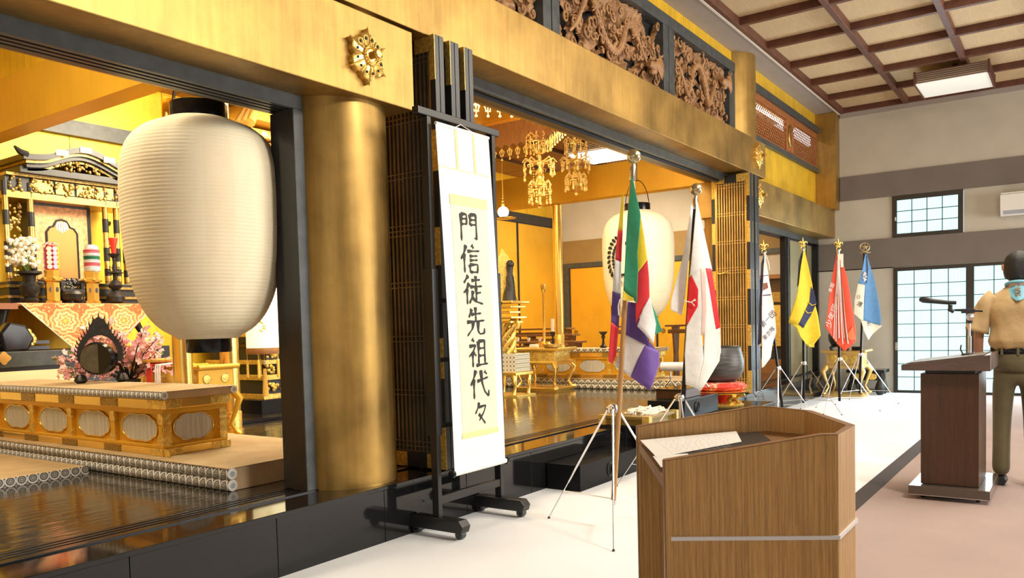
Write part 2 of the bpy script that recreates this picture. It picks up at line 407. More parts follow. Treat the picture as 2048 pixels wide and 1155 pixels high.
# hall ceiling: coffers
hc = thing('ceiling', None, None); hc['kind'] = 'structure'
CX = [14.665-1.03*k for k in range(18)]; CY = [3.215-.98*k for k in range(11)]
pm = MB().box(0, 0, 0, .96, .91, .02).build('ceiling_panel', CEILP, hc); first = pm
for i in range(17):
    for k in range(10):
        if first is not None: o = first; first = None
        else: o = pm.copy(); COL.objects.link(o)
        o.location = (CX[i+1]+.035, CY[k+1]+.035, 4.74)
MB().box(-3, -7, 4.765, XW, 3.3, 4.79).build('ceiling_core', CEILP, hc)
for x_ in CX: MB().box(x_-.035, -7, 4.65, x_+.035, 3.25, 4.745).build('ceiling_rib', CEILW, hc, bevel=.004)
for y_ in CY: MB().box(-3, y_-.035, 4.645, XW, y_+.035, 4.745).build('ceiling_rib', CEILW, hc, bevel=.004)
MB().box(-3, 3.25, 4.655, XW, 3.60, 4.72).build('soffit_board', SOFF, hc)
MB().box(-3, 3.235, 4.64, XW, 3.262, 4.66).build('trim_line', WHITE, hc)

# far window and door (frosted glazing, dark frames)
t = NT('frosted_pane'); t.set(Roughness=.3); o = t.sep(t.world())
f = t.math('SINE', t.math('MULTIPLY', o[1], 190)); c_ = t.ramp(t.math('MULTIPLY_ADD', f, .5, .5), [(0, (.52, .93, .93)), (1, (.68, 1, 1))])
t.base((.08, .1, .1)); t.link(c_, t.b.inputs['Emission Color']); t.b.inputs['Emission Strength'].default_value = 1.3; PANE = t.m
WFR = P('dark_bronze_window_frame', (.028, .022, .016), .45)
def glazed(root, y0, y1, z0, z1, cols, rows, fr, mun=.011):
    X = XW-.03
    for b in ((y0, y0+fr, z0, z1), (y1-fr, y1, z0, z1)): MB().box(X, b[0], b[2], X+.05, b[1], b[3]).build('window_frame', WFR, root)
    for b in ((y0+fr, y1-fr, z0, z0+fr*.8), (y0+fr, y1-fr, z1-fr, z1)): MB().box(X, b[0], b[2], X+.05, b[1], b[3]).build('window_frame', WFR, root)
    a0, a1, b0, b1 = y0+fr, y1-fr, z0+fr*.8, z1-fr
    for i in range(cols):
        for k in range(rows):
            MB().box(X+.03, a0+(a1-a0)*i/cols, b0+(b1-b0)*k/rows, X+.036, a0+(a1-a0)*(i+1)/cols, b0+(b1-b0)*(k+1)/rows).build('pane', PANE, root)
    for i in range(1, cols): yy = a0+(a1-a0)*i/cols; MB().box(X+.01, yy-mun/2, b0, X+.04, yy+mun/2, b1).build('muntin', WFR, root)
    for k in range(1, rows): zz = b0+(b1-b0)*k/rows; MB().box(X+.008, a0, zz-mun/2, X+.04, a1, zz+mun/2).build('muntin', WFR, root)
w1 = thing('window_1', 'high window of frosted panes with dark frame above the glazed door', None); w1['kind'] = 'structure'
glazed(w1, 1.445, 2.452, 2.535, 3.198, 4, 3, .07)
MB().box(XW-.045, 2.32+.07, 2.80, XW-.03, 2.41, 2.86).build('latch', WHITE, w1)
MB().box(XW-.05, 1.45, 3.02, XW-.03, 1.47, 3.10).build('latch', BLACKM, w1)
d1 = thing('door_1', 'wide sliding door of frosted panes at the far wall', None); d1['kind'] = 'structure'
glazed(d1, 1.345, 2.435, .0, 2.045, 4, 9, .06); glazed(d1, .19, 1.345, .0, 2.045, 4, 9, .05)
MB().box(XW-.045, 2.375, .70, XW-.03, 2.41, .83).build('door_pull', STEEL, d1)
MB().box(XW+.02, .18, 0, XW+.03, 2.44, 2.05).build('door_backing', WHITE, d1)

# sliding gold screens inside the sanctum
def fusuma(name, b, axis, label, m=GOLDIN):
    t_ = thing(name, label, None); t_['kind'] = 'structure'
    x0, y0, z0, x1, y1, z1 = b
    MB().box(*b).build('screen_panel', m, t_)
    e = .022
    if axis == 'y':
        for yy in (y0, y1): MB().box(x0-.008, yy-e/2, z0, x1, yy+e/2, z1).build('screen_stile', BLACKM, t_)
        for zz in (z0, z1): MB().box(x0-.007, y0, zz-e/2, x1, y1, zz+e/2).build('screen_rail', BLACKM, t_)
        MB().lathe([(.0, 0), (.045, 0), (.045, .006), (.03, .008), (.0, .004)], (x0-.014, y1-.12, 1.1), 16, 'x').build('door_pull', DKGOLD, t_)
    else:
        for xx in (x0, x1): MB().box(xx-e/2, y0-.008, z0, xx+e/2, y1, z1).build('screen_stile', BLACKM, t_)
        for zz in (z0, z1): MB().box(x0, y0-.007, zz-e/2, x1, y1, zz+e/2).build('screen_rail', BLACKM, t_)
    return t_
for k, (a, b_) in enumerate(((7.56, 8.50), (6.6, 7.54), (5.64, 6.58), (4.68, 5.62))):
    fusuma('sliding_door', (XW-.04, a, .34, XW-.02, b_, 2.41), 'y', 'plain gold sliding door in white wall, %s from the gold corner pole' % ('nearest', 'second', 'third', 'fourth')[k])
for k, (a, b_) in enumerate(((13.12, 14.6), (11.6, 13.08), (10.1, 11.58))):
    fusuma('sliding_door', (a, 8.74, .34, b_, 8.77, 3.24), 'x', 'tall gold sliding screen at back of sanctum, %s from the corner' % ('first', 'second', 'third')[k])
# far bay screens: posts and olive-gold doors
OLG = gold_mat('olive_gold_screen', (.34, .30, .17), .38, .12, .35, 1.5)
fusuma('sliding_door', (13.12, 3.66, .35, 14.10, 3.69, 2.50), 'x', 'olive gold screen behind the yellow flag', OLG)
fusuma('sliding_door', (14.06, 3.70, .35, 14.66, 3.73, 2.50), 'x', 'olive gold screen in the corner behind the red flag', OLG)
j2 = thing('door_post', None, None); j2['kind'] = 'structure'
MB().box(12.84, 3.64, .34, 13.10, 3.72, 2.52).build('post_board', BLACK, j2); MB().box(12.93, 3.62, .34, 12.97, 3.65, 2.52).build('post_bead', DARKFR, j2)
j3 = thing('door_post', None, None); j3['kind'] = 'structure'
MB().box(14.60, 3.60, .34, 14.69, 3.72, 2.52).build('post_board', BLACK, j3)
# ------------------------------------------------------------------ gold nail covers on the beams
def nail_cover(c, lab):
    g = thing('nail_cover', lab, 'ornament', c)
    n = 72; out = []
    for k in range(n):
        a = 2*PI*k/n+PI/6; ph = (a-PI/6) % (PI/3)/(PI/3)           # 0 at a corner
        r = .118/math.cos((ph-.5)*PI/3)+.008*math.sin(ph*2*PI)**2-.010*math.exp(-((ph-.5)/.06)**2)+.022*math.exp(-(min(ph, 1-ph)/.045)**2)
        out.append((r*math.cos(a), r*math.sin(a)))
    m = MB(); vs = []; lv = [(0, 1.0), (-.032, 1.0), (-.038, .93), (-.05, .52), (-.052, .47), (-.058, .45)]
    for (y, s_) in lv: vs += [(c[0]+p[0]*s_, c[1]+y, c[2]+p[1]*s_) for p in out]
    fs = [(i*n+k, i*n+(k+1) % n, (i+1)*n+(k+1) % n, (i+1)*n+k) for i in range(len(lv)-1) for k in range(n)] + [tuple((len(lv)-1)*n+k for k in range(n))]
    m.add(vs, fs).build('petal_plate', BRASS, g, smooth=25)
    for k in range(6):
        a = 2*PI*k/6+PI/6; d = Vector((math.cos(a), 0, math.sin(a)))
        MB().tube([Vector(c)+Vector((0, -.056, 0))+d*.065, Vector(c)+Vector((0, -.042, 0))+d*.12, Vector(c)+Vector((0, -.034, 0))+d*.165], [.003, .004, .003], 6).build('ridge', BRASS, g)
        for s_ in (-.27, .27):
            e = Vector((math.cos(a+PI/6+s_), 0, math.sin(a+PI/6+s_)))
            MB().ball(Vector(c)+Vector((0, -.044, 0))+e*.096, .0085, 10).build('heart_hole', BLACKM, g)
            MB().tube([Vector(c)+Vector((0, -.046, 0))+e*(.096+.018*math.cos(t_*PI/6))+Vector((-e.z, 0, e.x))*.018*math.sin(t_*PI/6) for t_ in range(12)]+[Vector(c)+Vector((0, -.046, 0))+e*.114], .0014, 5).build('scroll_relief', BRASS, g)
    for k in range(22):
        a = 2*PI*k/22; MB().ball((c[0]+.055*math.cos(a), c[1]-.062, c[2]+.055*math.sin(a)), .0075, 8).build('bead', BRASS, g, smooth=60)
    MB().lathe([(.045, -.055), (.045, -.066), (.036, -.07), (.034, -.062)], c, 24, 'y').build('ring', BRASS, g, smooth=40)
    MB().lathe([(.024, -.05), (.022, -.06), (.020, -.10), (.021, -.108)], c, 20, 'y').build('knob_stem', GOLD, g, smooth=40)
    MB().lathe([(.024, -.105), (.026, -.112), (.022, -.122), (.008, -.126), (.0, -.126)], c, 16, 'y').build('knob', BRASS, g, smooth=40)
    return g
n0 = nail_cover((3.465, 3.337, 2.825), 'six-petal gold nail cover on the low beam over the left bay')
dup(n0, (10.55, 3.337, 3.345), label='six-petal gold nail cover at the far end of the high beam')
dup(n0, (10.56, 3.337, 2.85), label='six-petal gold nail cover half hidden behind the far lattice stack')

# ------------------------------------------------------------------ carved frieze (ranma)
rf = thing('frieze_frame', 'worn black frame holding the carved frieze panels', 'frame', (7.1, U, 3.6))
def fr(*b): MB().box(*b).build('frame_board', DARKFR, rf, bevel=.004)
fr(3.75, U-.05, 4.38, 10.34, U+.10, 4.50); fr(3.75, U-.05, 3.5, 10.34, U+.1, 3.60)
for a, b_ in ((5.76, 5.885), (5.90, 6.02), (8.14, 8.275), (8.29, 8.425), (10.14, 10.34)): fr(a, U-.045, 3.6, b_, U+.10, 4.38)
MB().box(3.8, U+.085, 3.55, 10.3, U+.095, 4.42).build('frame_backing', BLACKM, rf)
def carving(x0, x1, seed, lab):
    g = thing('carved_panel', lab, 'carving', ((x0+x1)/2, U, 3.6))
    z0, z1 = 3.605, 4.375; nx, nz = int((x1-x0)/.0088), 86; rnd = random.Random(seed)
    def hgt(x, z):
        q = Vector((x*2.2+seed*7, z*2.2, seed)); w = MN.noise_vector(q)*.55
        q2 = Vector((x*5.2+w.x*3.4+seed*3, z*5.2+w.y*3.4, w.z*.8)); a = MN.noise(q2)
        b = MN.noise(Vector((x*15+w.y*6, z*15+w.x*6, 3.1+seed))); c = MN.noise(Vector((x*34+w.x*9, z*34, 1+seed)))
        return (1-abs(a)*3.2)*.6+b*.42+c*.16
    H = [[hgt(x0+(x1-x0)*i/nx, z0+(z1-z0)*k/nz) for i in range(nx+1)] for k in range(nz+1)]
    vs = []; fs = []
    for k in range(nz+1):
        for i in range(nx+1):
            h = max(-.25, min(.9, H[k][i])); vs.append((x0+(x1-x0)*i/nx, U+.055-.075*h, z0+(z1-z0)*k/nz))
    for k in range(nz):
        for i in range(nx):
            if (H[k][i]+H[k+1][i+1]+H[k][i+1]+H[k+1][i])/4 > .05: fs.append((k*(nx+1)+i, k*(nx+1)+i+1, (k+1)*(nx+1)+i+1, (k+1)*(nx+1)+i))
    MB().add(vs, fs).build('cloud_relief', CARVW, g, smooth=50, kind='stuff')
    # dragon: long scaled body with spines, head, horns, whiskers
    cx = (x0+x1)/2; W = (x1-x0)
    path = []
    for i in range(61):
        s_ = i/60; x = x0+.08*W+.84*W*s_; z = 3.99+.22*math.sin(s_*4.2*PI+seed)*(1-.25*s_)
        path.append(Vector((x, U-.025-.02*math.sin(s_*5*PI), z)))
    rs = [.012+.026*math.sin(PI*min(1, i/52))**.7 for i in range(61)]
    MB().tube(path, rs, 12).build('dragon_body', CARVW, g, smooth=60)
    sp = MB()
    for i in range(2, 59, 1):
        d = (path[i+1]-path[i-1]).normalized(); up_ = Vector((-d.z, 0, d.x)); p_ = path[i]+up_*rs[i]*.8
        sp.tube([p_-d*.006, p_+up_*.022-d*.012], [.009, .001], 5)
    sp.build('dragon_spines', CARVW, g)
    sc_ = MB()
    for i in range(3, 58):
        for a in (-.8, -.25, .3, .85):
            d = (path[i+1]-path[i-1]).normalized(); up_ = Vector((-d.z, 0, d.x)); o_ = path[i]+(Vector((0, -1, 0))*math.cos(a)+up_*math.sin(a))*rs[i]*.97
            sc_.lathe([(.0, -.004), (.012, 0), (.0, .006)], o_, 6, 'y')
    sc_.build('dragon_scales', CARVW, g, kind='stuff')
    hd = path[55]+Vector((.02, -.03, .03)); h = MB()
    h.ball(hd, .075, 14, .8); h.tube([hd, hd+Vector((-.10, -.02, -.02)), hd+Vector((-.17, -.02, -.015))], [.06, .045, .028], 10)
    h.tube([hd+Vector((0, 0, -.05)), hd+Vector((-.12, -.02, -.085))], [.035, .018], 8)
    for s_ in (-1, 1): h.ball(hd+Vector((-.045, -.05, .035*s_+.01)), .017, 8)
    h.build('dragon_head', CARVW, g, smooth=60)
    wk = MB()
    for k in range(16):
        a = -1.2+2.6*k/15; wk.tube([hd+Vector((.03, -.02, .0)), hd+Vector((.03+.09*math.cos(a), -.04, .09*math.sin(a))), hd+Vector((.05+.14*math.cos(a+.25), -.03, .14*math.sin(a+.25)))], [.014, .012, .002], 5)
    for s_ in (.4, 1.0): wk.tube([hd+Vector((0, -.02, .04)), hd+Vector((.06, -.05, .10)), hd+Vector((.16, -.04, .11+.04*s_))], [.012, .009, .002], 6)
    wk.build('dragon_mane', CARVW, g, smooth=60)
    for (bi, sg) in ((14, -1), (26, 1), (42, -1)):
        b0 = path[bi]; kn = b0+Vector((.05, -.03, .09*sg)); an = kn+Vector((-.08, -.02, .03*sg))
        cl = MB(); cl.tube([b0, kn, an], [.030, .020, .014], 8)
        for f_ in range(4): cl.tube([an, an+Vector((-.03-.012*f_, -.02, (.03-.022*f_)*sg)), an+Vector((-.055, -.01, (.045-.03*f_)*sg))], [.011, .009, .002], 5)
        cl.build('dragon_claw', CARVW, g, smooth=60)
    sw_ = MB()
    for k in range(int(W*42)):
        ox, oz = x0+.05+(W-.1)*rnd.random(), z0+.05+(z1-z0-.1)*rnd.random(); R_ = .028+.035*rnd.random(); sg = rnd.choice((-1, 1)); a0 = rnd.random()*6.28
        pts = [Vector((ox+R_*(1-.75*t_/15)*math.cos(a0+sg*t_*.5), U-.02-.02*t_/15, oz+R_*(1-.75*t_/15)*math.sin(a0+sg*t_*.5))) for t_ in range(16)]
        pts = [Vector((min(x1-.01, max(x0+.01, p_.x)), p_.y, min(z1-.01, max(z0+.01, p_.z)))) for p_ in pts]
        sw_.tube(pts, [.004+.010*math.sin(PI*(t_+1)/17) for t_ in range(16)], 6)
    sw_.build('cloud_curls', CARVW, g, smooth=60, kind='stuff')
carving(3.9, 5.74, 2, 'carved wooden dragon panel nearest the camera, mostly cut off above')
carving(6.04, 8.12, 5, 'longest carved wooden dragon panel, in the middle of the frieze')
carving(8.44, 10.12, 9, 'carved wooden panel next to the far column')

# ------------------------------------------------------------------ lattice transom over the far bay
tr = thing('transom', 'black framed transom of diagonal brown lattice with light shining through', 'transom', (12.8, U, 3.68))
for b in ((10.95, U-.06, 4.34, 14.66, U+.1, 4.44), (10.95, U-.06, 3.68, 14.66, U+.1, 3.75), (14.50, U-.06, 3.75, 14.66, U+.1, 4.34), (10.95, U-.06, 3.75, 11.0, U+.1, 4.34)):
    MB().box(*b).build('outer_frame', DARKFR, tr, bevel=.004)
for b in ((11.0, U-.02, 4.25, 14.5, U+.02, 4.34), (11.0, U-.02, 3.75, 14.5, U+.02, 3.79), (12.66, U-.025, 3.79, 13.04, U+.02, 4.25), (14.38, U-.02, 3.79, 14.5, U+.02, 4.25)):
    MB().box(*b).build('inner_frame', LATW, tr, bevel=.003)
md = MB().lathe([(.0, -.05), (.10, -.05), (.115, -.035), (.115, -.03)], (12.85, U, 4.02), 24, 'y', 1, 1.5).build('medallion', DKGOLD, tr, smooth=30)
mm = MB()
for k in range(10):
    a = 2*PI*k/10; mm.tube([(12.85, U-.052, 4.02), (12.85+.06*math.cos(a), U-.056, 4.02+.09*math.sin(a)), (12.85+.09*math.cos(a+.4), U-.052, 4.02+.14*math.sin(a+.4))], [.01, .008, .002], 5)
mm.build('medallion_leaves', LATW, md)
for (xa, xb) in ((11.0, 12.66), (13.04, 14.38)):
    for sg in (1, -1):
        m = MB(); za, zb = 3.79, 4.25; h_ = zb-za; k = xa-h_
        while k < xb:
            # line x = k + t, z = za + t (sg=1) or z = zb - t
            t0, t1 = max(0, xa-k), min(h_, xb-k)
            if t1-t0 > .01:
                a_ = (k+t0, U+.0004*sg, za+t0 if sg > 0 else zb-t0); b_ = (k+t1, U+.0004*sg, za+t1 if sg > 0 else zb-t1)
                m.bar(a_, b_, .022, .003, up=(0, 1, 0))
            k += .078
        m.build('lattice_bars', LATW, tr, kind='stuff')
tl = thing('tube_lamp', 'bright fluorescent tube behind the lattice transom', 'lamp', (12.6, 3.78, 4.38))
TUBE = emat('fluorescent_tube', (1, .96, .85), 26)
MB().cyl((11.3, 3.85, 4.37), (14.1, 3.85, 4.37), .016, 12).build('tube', TUBE, tl)
MB().box(11.25, 3.82, 4.41, 14.15, 3.88, 4.45).build('fitting', WHITE, tl)
for x_ in (11.28, 14.12): MB().box(x_-.02, 3.835, 4.35, x_+.02, 3.865, 4.42).build('socket', WHITE, tl)

# ------------------------------------------------------------------ folded lattice doors
SLAT = P('lacquer_slat_gold_lit_mix', (.16, .13, .085), .22, .35, .35, 3)  # dark slats; the gold light on their edges is mixed into the colour
SLATG = P('gold_lit_slat', (.70, .48, .17), .28, .6, .2, 5)  # far slats: stronger gold light put into the base colour
def lattice_door(x, y0, y1, z0, z1, lab, grp, slat, full=True, nsl=12, fit=True):
    g = thing('lattice_door', lab, 'folding door', (x+.02, (y0+y1)/2, z0), 0, grp)
    w = .042
    for (a, b_) in ((y0, y0+.045), (y1-.045, y1)): MB().box(x, a, z0, x+w, b_, z1).build('stile', BLACKM, g, bevel=.003)
    for (a, b_) in ((z0, z0+.10), (z1-.10, z1)): MB().box(x+.002, y0+.045, a, x+w-.002, y1-.045, b_).build('rail', BLACKM, g, bevel=.002)
    ya, yb = y0+.045, y1-.045; H_ = z1-z0
    # gold fittings clasping the corners and the stiles
    for zc, hh in (() if not fit else ((z1-.14, .28), (z1-.72, .26), (z0+H_*.52, .24), (z0+.72, .26), (z0+.14, .28))):
        for (a, b_) in ((y0-.003, y0+.043), (y1-.043, y1+.003)):
            MB().box(x-.003, max(a, y0+.001), zc-hh/2, x+.001, min(b_, y1-.001), zc+hh/2).build('gold_fitting', BRASSR, g)
    for zz in (z0+.05, z1-.05):
        for (a, b_) in ((ya, ya+.12), (yb-.12, yb)): MB().box(x-.002, a, zz-.048, x+.004, b_, zz+.048).build('corner_plate', BRASSR, g)
    if full:
        for k in range(nsl):
            yy = ya+(yb-ya)*(k+.5)/nsl; MB().box(x+.004, yy-.0075, z0+.10, x+.030, yy+.0075, z1-.10).build('slat', slat, g)
        n = 7
        for k in range(n+1):
            zc = z0+.14+(H_-.28)*k/n
            for dz in ((-.016, .016) if k not in (0, 4) else (-.032, 0, .032)): MB().box(x+.001, ya, zc+dz-.004, x+.022, yb, zc+dz+.004).build('cross_bar', slat, g)
        for (a, b_) in ((ya-.002, ya+.008), (yb-.008, yb+.002)): MB().box(x-.001, a, z0+.10, x+.02, b_, z1-.10).build('gold_bead', BRASS, g)
    MB().box(x+.030, ya, z0+.1, x+.036, yb, z1-.1).build('gauze_backing', BLACKM if slat is SLAT else P('dim_gold_gauze', (.10, .07, .02), .6), g)
    return g
GL = 'folded lattice doors beside the near column'; GR = 'folded lattice doors beside the far column'
ordn = ('first', 'second', 'third', 'fourth', 'fifth', 'last')
for k, xx in enumerate((4.057, 4.105, 4.215, 4.263, 4.366, 4.414)):
    lattice_door(xx, 3.295, 3.80, .352, 3.112, 'black lattice door folded edge-on by the near column, %s leaf from the column' % ordn[k], GL, SLAT, k == 0, 12, k % 2 == 0)
for k, xx in enumerate((10.10, 10.155, 10.21, 10.30, 10.355, 10.41)):
    lattice_door(xx, 3.285, 3.77, .352, 3.075, 'gold-lit lattice door by the far column, %s leaf counted from the camera side' % ordn[k], GR, SLATG, k == 0, 12, k % 2 == 0)
MB().tube([(10.09, 3.70, 1.86), (10.07, 3.66, 1.85), (10.07, 3.60, 1.86), (10.09, 3.56, 1.86)], [.012, .009, .012, .016], 8).build('latch_knob', BRASS, [o for o in COL.objects if o.name == 'lattice_door.006'][0])

# ------------------------------------------------------------------ calligraphy scroll on its rolling stand
sd = thing('scroll_stand', 'black wooden rolling stand that carries the hanging scroll', 'stand', (4.1, 3.15, 0))
for xx in (3.775, 4.43):
    MB().box(xx-.018, 3.125, .08, xx+.018, 3.175, 2.52).build('post', STAND, sd, bevel=.003)
    MB().box(xx-.028, 3.115, .62, xx+.028, 3.185, 1.62).build('post_sleeve', STAND, sd, bevel=.003)
    f = MB().prism([(2.945, .05), (2.93, .09), (2.96, .125), (3.32, .125), (3.36, .09), (3.36, .05)], (xx-.04, 0, 0), (0, 1, 0), (0, 0, 1), .08).build('foot', STAND, sd, bevel=.004)
    for yy in (2.985, 3.32):
        MB().lathe([(.010, -.022), (.026, -.022), (.028, -.016), (.028, .016), (.026, .022), (.010, .022)], (xx+.01, yy, .034), 18, 'x').build('caster', P('grey_caster_wheel', (.05, .055, .06), .4) if 'grey_caster_wheel' not in bpy.data.materials else bpy.data.materials['grey_caster_wheel'], f, smooth=40)
        MB().box(xx-.005, yy-.014, .034, xx+.025, yy+.014, .056).build('caster_fork', BLACKM, f)
    MB().cyl((xx+.02, 3.14, 1.42), (xx+.055, 3.14, 1.42), .014, 12).build('clamp_knob', BLACK, sd)
MB().box(3.68, 3.125, 2.52, 4.50, 3.175, 2.565).build('top_rail', STAND, sd, bevel=.004)
for zz in (.20, .66, 1.06, 1.42): MB().box(3.79, 3.13, zz, 4.42, 3.165, zz+.05 if zz == .2 else zz+.026).build('cross_rail', STAND, sd, bevel=.003)
scr = thing('hanging_scroll', 'tall white hanging scroll with seven large brushed black characters', 'scroll', (4.07, 3.10, 2.47))
PAPERW = P('white_scroll_paper', (.93, .90, .84), .8); PAPERC = P('cream_scroll_field', (.90, .81, .56), .8, 0, .03, 20); SILKG = P('pale_gold_silk', (.86, .71, .33), .6, 0, .1, 60)
def sy(z): return 3.098-.045*(1-(z-.38)/2.1)-.012*math.sin(PI*(z-.38)/2.1)
def sheet(x0, x1, z0, z1, off, mat_, name, par):
    m = MB(); N = max(2, int((z1-z0)/.08))
    m.grid(1, N, lambda a, b: (x0+(x1-x0)*a, sy(z0+(z1-z0)*b)-off, z0+(z1-z0)*b)); return m.build(name, mat_, par, solid=.0016)
def sx_(z): return .03*(1-(z-.38)/2.1)          # the scroll hangs a touch aslant
def sheet2(x0, x1, z0, z1, off, mat_, name, par):
    m = MB(); N = max(2, int((z1-z0)/.08))
    m.grid(1, N, lambda a, b: (x0+(x1-x0)*a+sx_(z0+(z1-z0)*b), sy(z0+(z1-z0)*b)-off, z0+(z1-z0)*b)); return m.build(name, mat_, par, solid=.0014)
sheet2(3.80, 4.335, .40, 2.475, 0, PAPERW, 'mounting', scr)
fld = sheet2(3.892, 4.262, .585, 2.075, .0022, PAPERC, 'field', scr)
sheet2(3.885, 4.268, 2.012, 2.075, .0036, SILKG, 'brocade_strip', scr); sheet2(3.885, 4.268, .585, .618, .0036, SILKG, 'brocade_strip', scr)
for xx in (3.975, 4.155): sheet2(xx, xx+.026, 2.235, 2.468, .003, SILKG, 'hanging_ribbon', scr)
sheet2(3.80, 4.335, 2.226, 2.232, .002, SILKG, 'seam', scr)
MB().cyl((3.80, sy(2.475), 2.48), (4.335, sy(2.475), 2.48), .010, 10).build('top_rod', PAPERW, scr, smooth=40)
MB().cyl((3.825, sy(.39)+.004, .385), (4.372, sy(.39)+.004, .385), .017, 14).build('roller', PAPERW, scr, smooth=40)
for a, b_ in ((3.800, 3.826), (4.371, 4.395)): MB().lathe([(.014, 0), (.024, .003), (.024, .022), (.014, .026)], (a, sy(.39)+.004, .385), 16, 'x').build('roller_end', BLACK, scr, smooth=40)
MB().tube([(3.975, 3.09, 2.482), (4.07, 3.118, 2.522), (4.165, 3.09, 2.482)], .003, 6).build('hanging_cord', WHITE, scr)
INK = P('brushed_ink', (.02, .02, .022), .7)
GLY = dict(
 mon=[[(15,8),(14,50),(13,96)],[(15,10),(28,9),(42,8),(43,24),(41,43)],[(16,25),(41,23)],[(15,42),(41,40)],[(59,8),(58,43)],[(59,9),(74,7),(89,6),(89,50),(89,88),(77,82)],[(60,25),(88,23)],[(60,41),(88,39)]],
 shin=[[(30,4),(20,28),(3,52)],[(19,32),(19,96)],[(58,2),(68,13)],[(36,24),(97,20)],[(46,40),(86,37)],[(46,54),(86,51)],[(45,68),(48,96)],[(45,69),(86,66),(83,96)],[(49,93),(83,92)]],
 to=[[(29,3),(6,28)],[(32,28),(18,48),(3,60)],[(20,46),(20,97)],[(44,19),(88,15)],[(66,3),(66,38)],[(36,40),(97,36)],[(66,40),(66,86)],[(66,60),(90,57)],[(50,52),(44,74),(30,94)],[(46,74),(62,87),(99,95)]],
 sen=[[(32,8),(17,36)],[(28,26),(80,22)],[(51,2),(51,48)],[(6,51),(95,46)],[(38,50),(33,72),(6,96)],[(62,48),(61,80),(70,91),(92,88),(94,72)]],
 so=[[(21,2),(31,12)],[(6,27),(38,23),(26,44),(3,62)],[(22,46),(22,97)],[(27,48),(40,60)],[(52,10),(52,90)],[(52,11),(84,9),(84,90)],[(53,35),(83,34)],[(53,60),(83,59)],[(38,92),(99,88)]],
 dai=[[(31,3),(20,28),(3,52)],[(19,32),(19,97)],[(36,40),(93,29)],[(56,4),(61,44),(74,76),(93,93),(95,72)],[(75,8),(87,19)]],
 kuri=[[(40,4),(30,28),(14,50)],[(34,24),(84,19),(70,46),(38,80)],[(36,52),(56,72),(78,96)]])
def glyph(name, strokes, cx, cz, w, h):
    m = MB()
    for st_ in strokes:
        P3 = [Vector(p) for p in st_]; L_ = [0]
        for i in range(1, len(P3)): L_.append(L_[-1]+(P3[i]-P3[i-1]).length)
        N = max(8, int(L_[-1]/4)); pts = []
        for k in range(N+1):
            d = L_[-1]*k/N; i = max(j_ for j_ in range(len(L_)) if L_[j_] <= d+1e-9); i = min(i, len(P3)-2)
            pts.append(P3[i].lerp(P3[i+1], (d-L_[i])/(L_[i+1]-L_[i])))
        for _ in range(1):
            pts = [pts[0]]+[(pts[i-1]+pts[i]*2+pts[i+1])/4 for i in range(1, len(pts)-1)]+[pts[-1]]
        vs = []
        for k, p in enumerate(pts):
            s_ = k/(len(pts)-1); d = (pts[min(k+1, len(pts)-1)]-pts[max(k-1, 0)]).normalized(); nrm = Vector((-d.y, d.x))
            wd = 6.0*(1.18-.62*s_+.30*math.cos(2*PI*s_)); wd = max(1.0, wd*(1-.55*max(0, s_-.86)/.14)*(.72+.28*min(1, s_/.05)))
            if abs(d.x) > abs(d.y): wd *= .78
            for q in (p+nrm*wd, p-nrm*wd):
                X_, Z_ = cx+(q[0]-50)/100*w, cz-(q[1]-50)/100*h; vs.append((X_, sy(Z_)-.0045, Z_))
        m.add(vs, [(2*k, 2*k+1, 2*k+3, 2*k+2) for k in range(len(pts)-1)])
    m.build(name, INK, scr, solid=.0012)
for k, (nm, cx, cz, h) in enumerate((('mon', 4.062, 1.885, .19), ('shin', 4.066, 1.688, .185), ('to', 4.076, 1.497, .19), ('sen', 4.090, 1.300, .19), ('so', 4.103, 1.105, .185), ('dai', 4.110, .908, .19), ('kuri', 4.110, .725, .15))):
    glyph('brushed_character', GLY[nm], cx, cz, .205 if nm != 'kuri' else .16, h)

# ------------------------------------------------------------------ black lacquer box with ring handle holes on the carpet
def ring_box(b, lab, ringx=None):
    x0, y0, z0, x1, y1, z1 = b; g = thing('lacquer_box', lab, 'box', ((x0+x1)/2, (y0+y1)/2, z0))
    MB().box(*b).build('body', BLACKS, g, bevel=.004)
    cx = ringx or (x0+x1)/2; cz = (z0+z1)/2
    for dx in (-.018, .018):
        MB().tube([(cx+dx+.040*math.cos(2*PI*k/24), y0-.004, cz+.052*math.sin(2*PI*k/24)) for k in range(25)], .005, 6, False).build('ring_cutout', BLACKM, g)
        MB().lathe([(.0, -.002), (.033, -.002), (.033, .0)], (cx+dx, y0, cz), 20, 'y', 1, 1.25).build('hole', P('deep_shadow_hole', (.002, .002, .002), .9) if 'deep_shadow_hole' not in bpy.data.materials else bpy.data.materials['deep_shadow_hole'], g)
    return g
ring_box((5.31, 3.03, .006, 6.30, 3.325, .205), 'long low black lacquer box with interlocked ring holes on white carpet')
lp = thing('low_platform', 'black lacquer platform with drawers pushed against the stage step', 'platform', (7.9, 3.0, 0))
MB().box(6.92, 2.76, .006, 9.3, 3.33, .335).build('body', BLACKS, lp, bevel=.004)
for zz in (.10, .24): MB().box(6.912, 2.80, zz-.055, 6.92, 3.29, zz+.055).build('drawer_front', BLACK, lp, bevel=.002); MB().ball((6.905, 3.20, zz), .012, 10).build('drawer_knob', STEEL, lp)
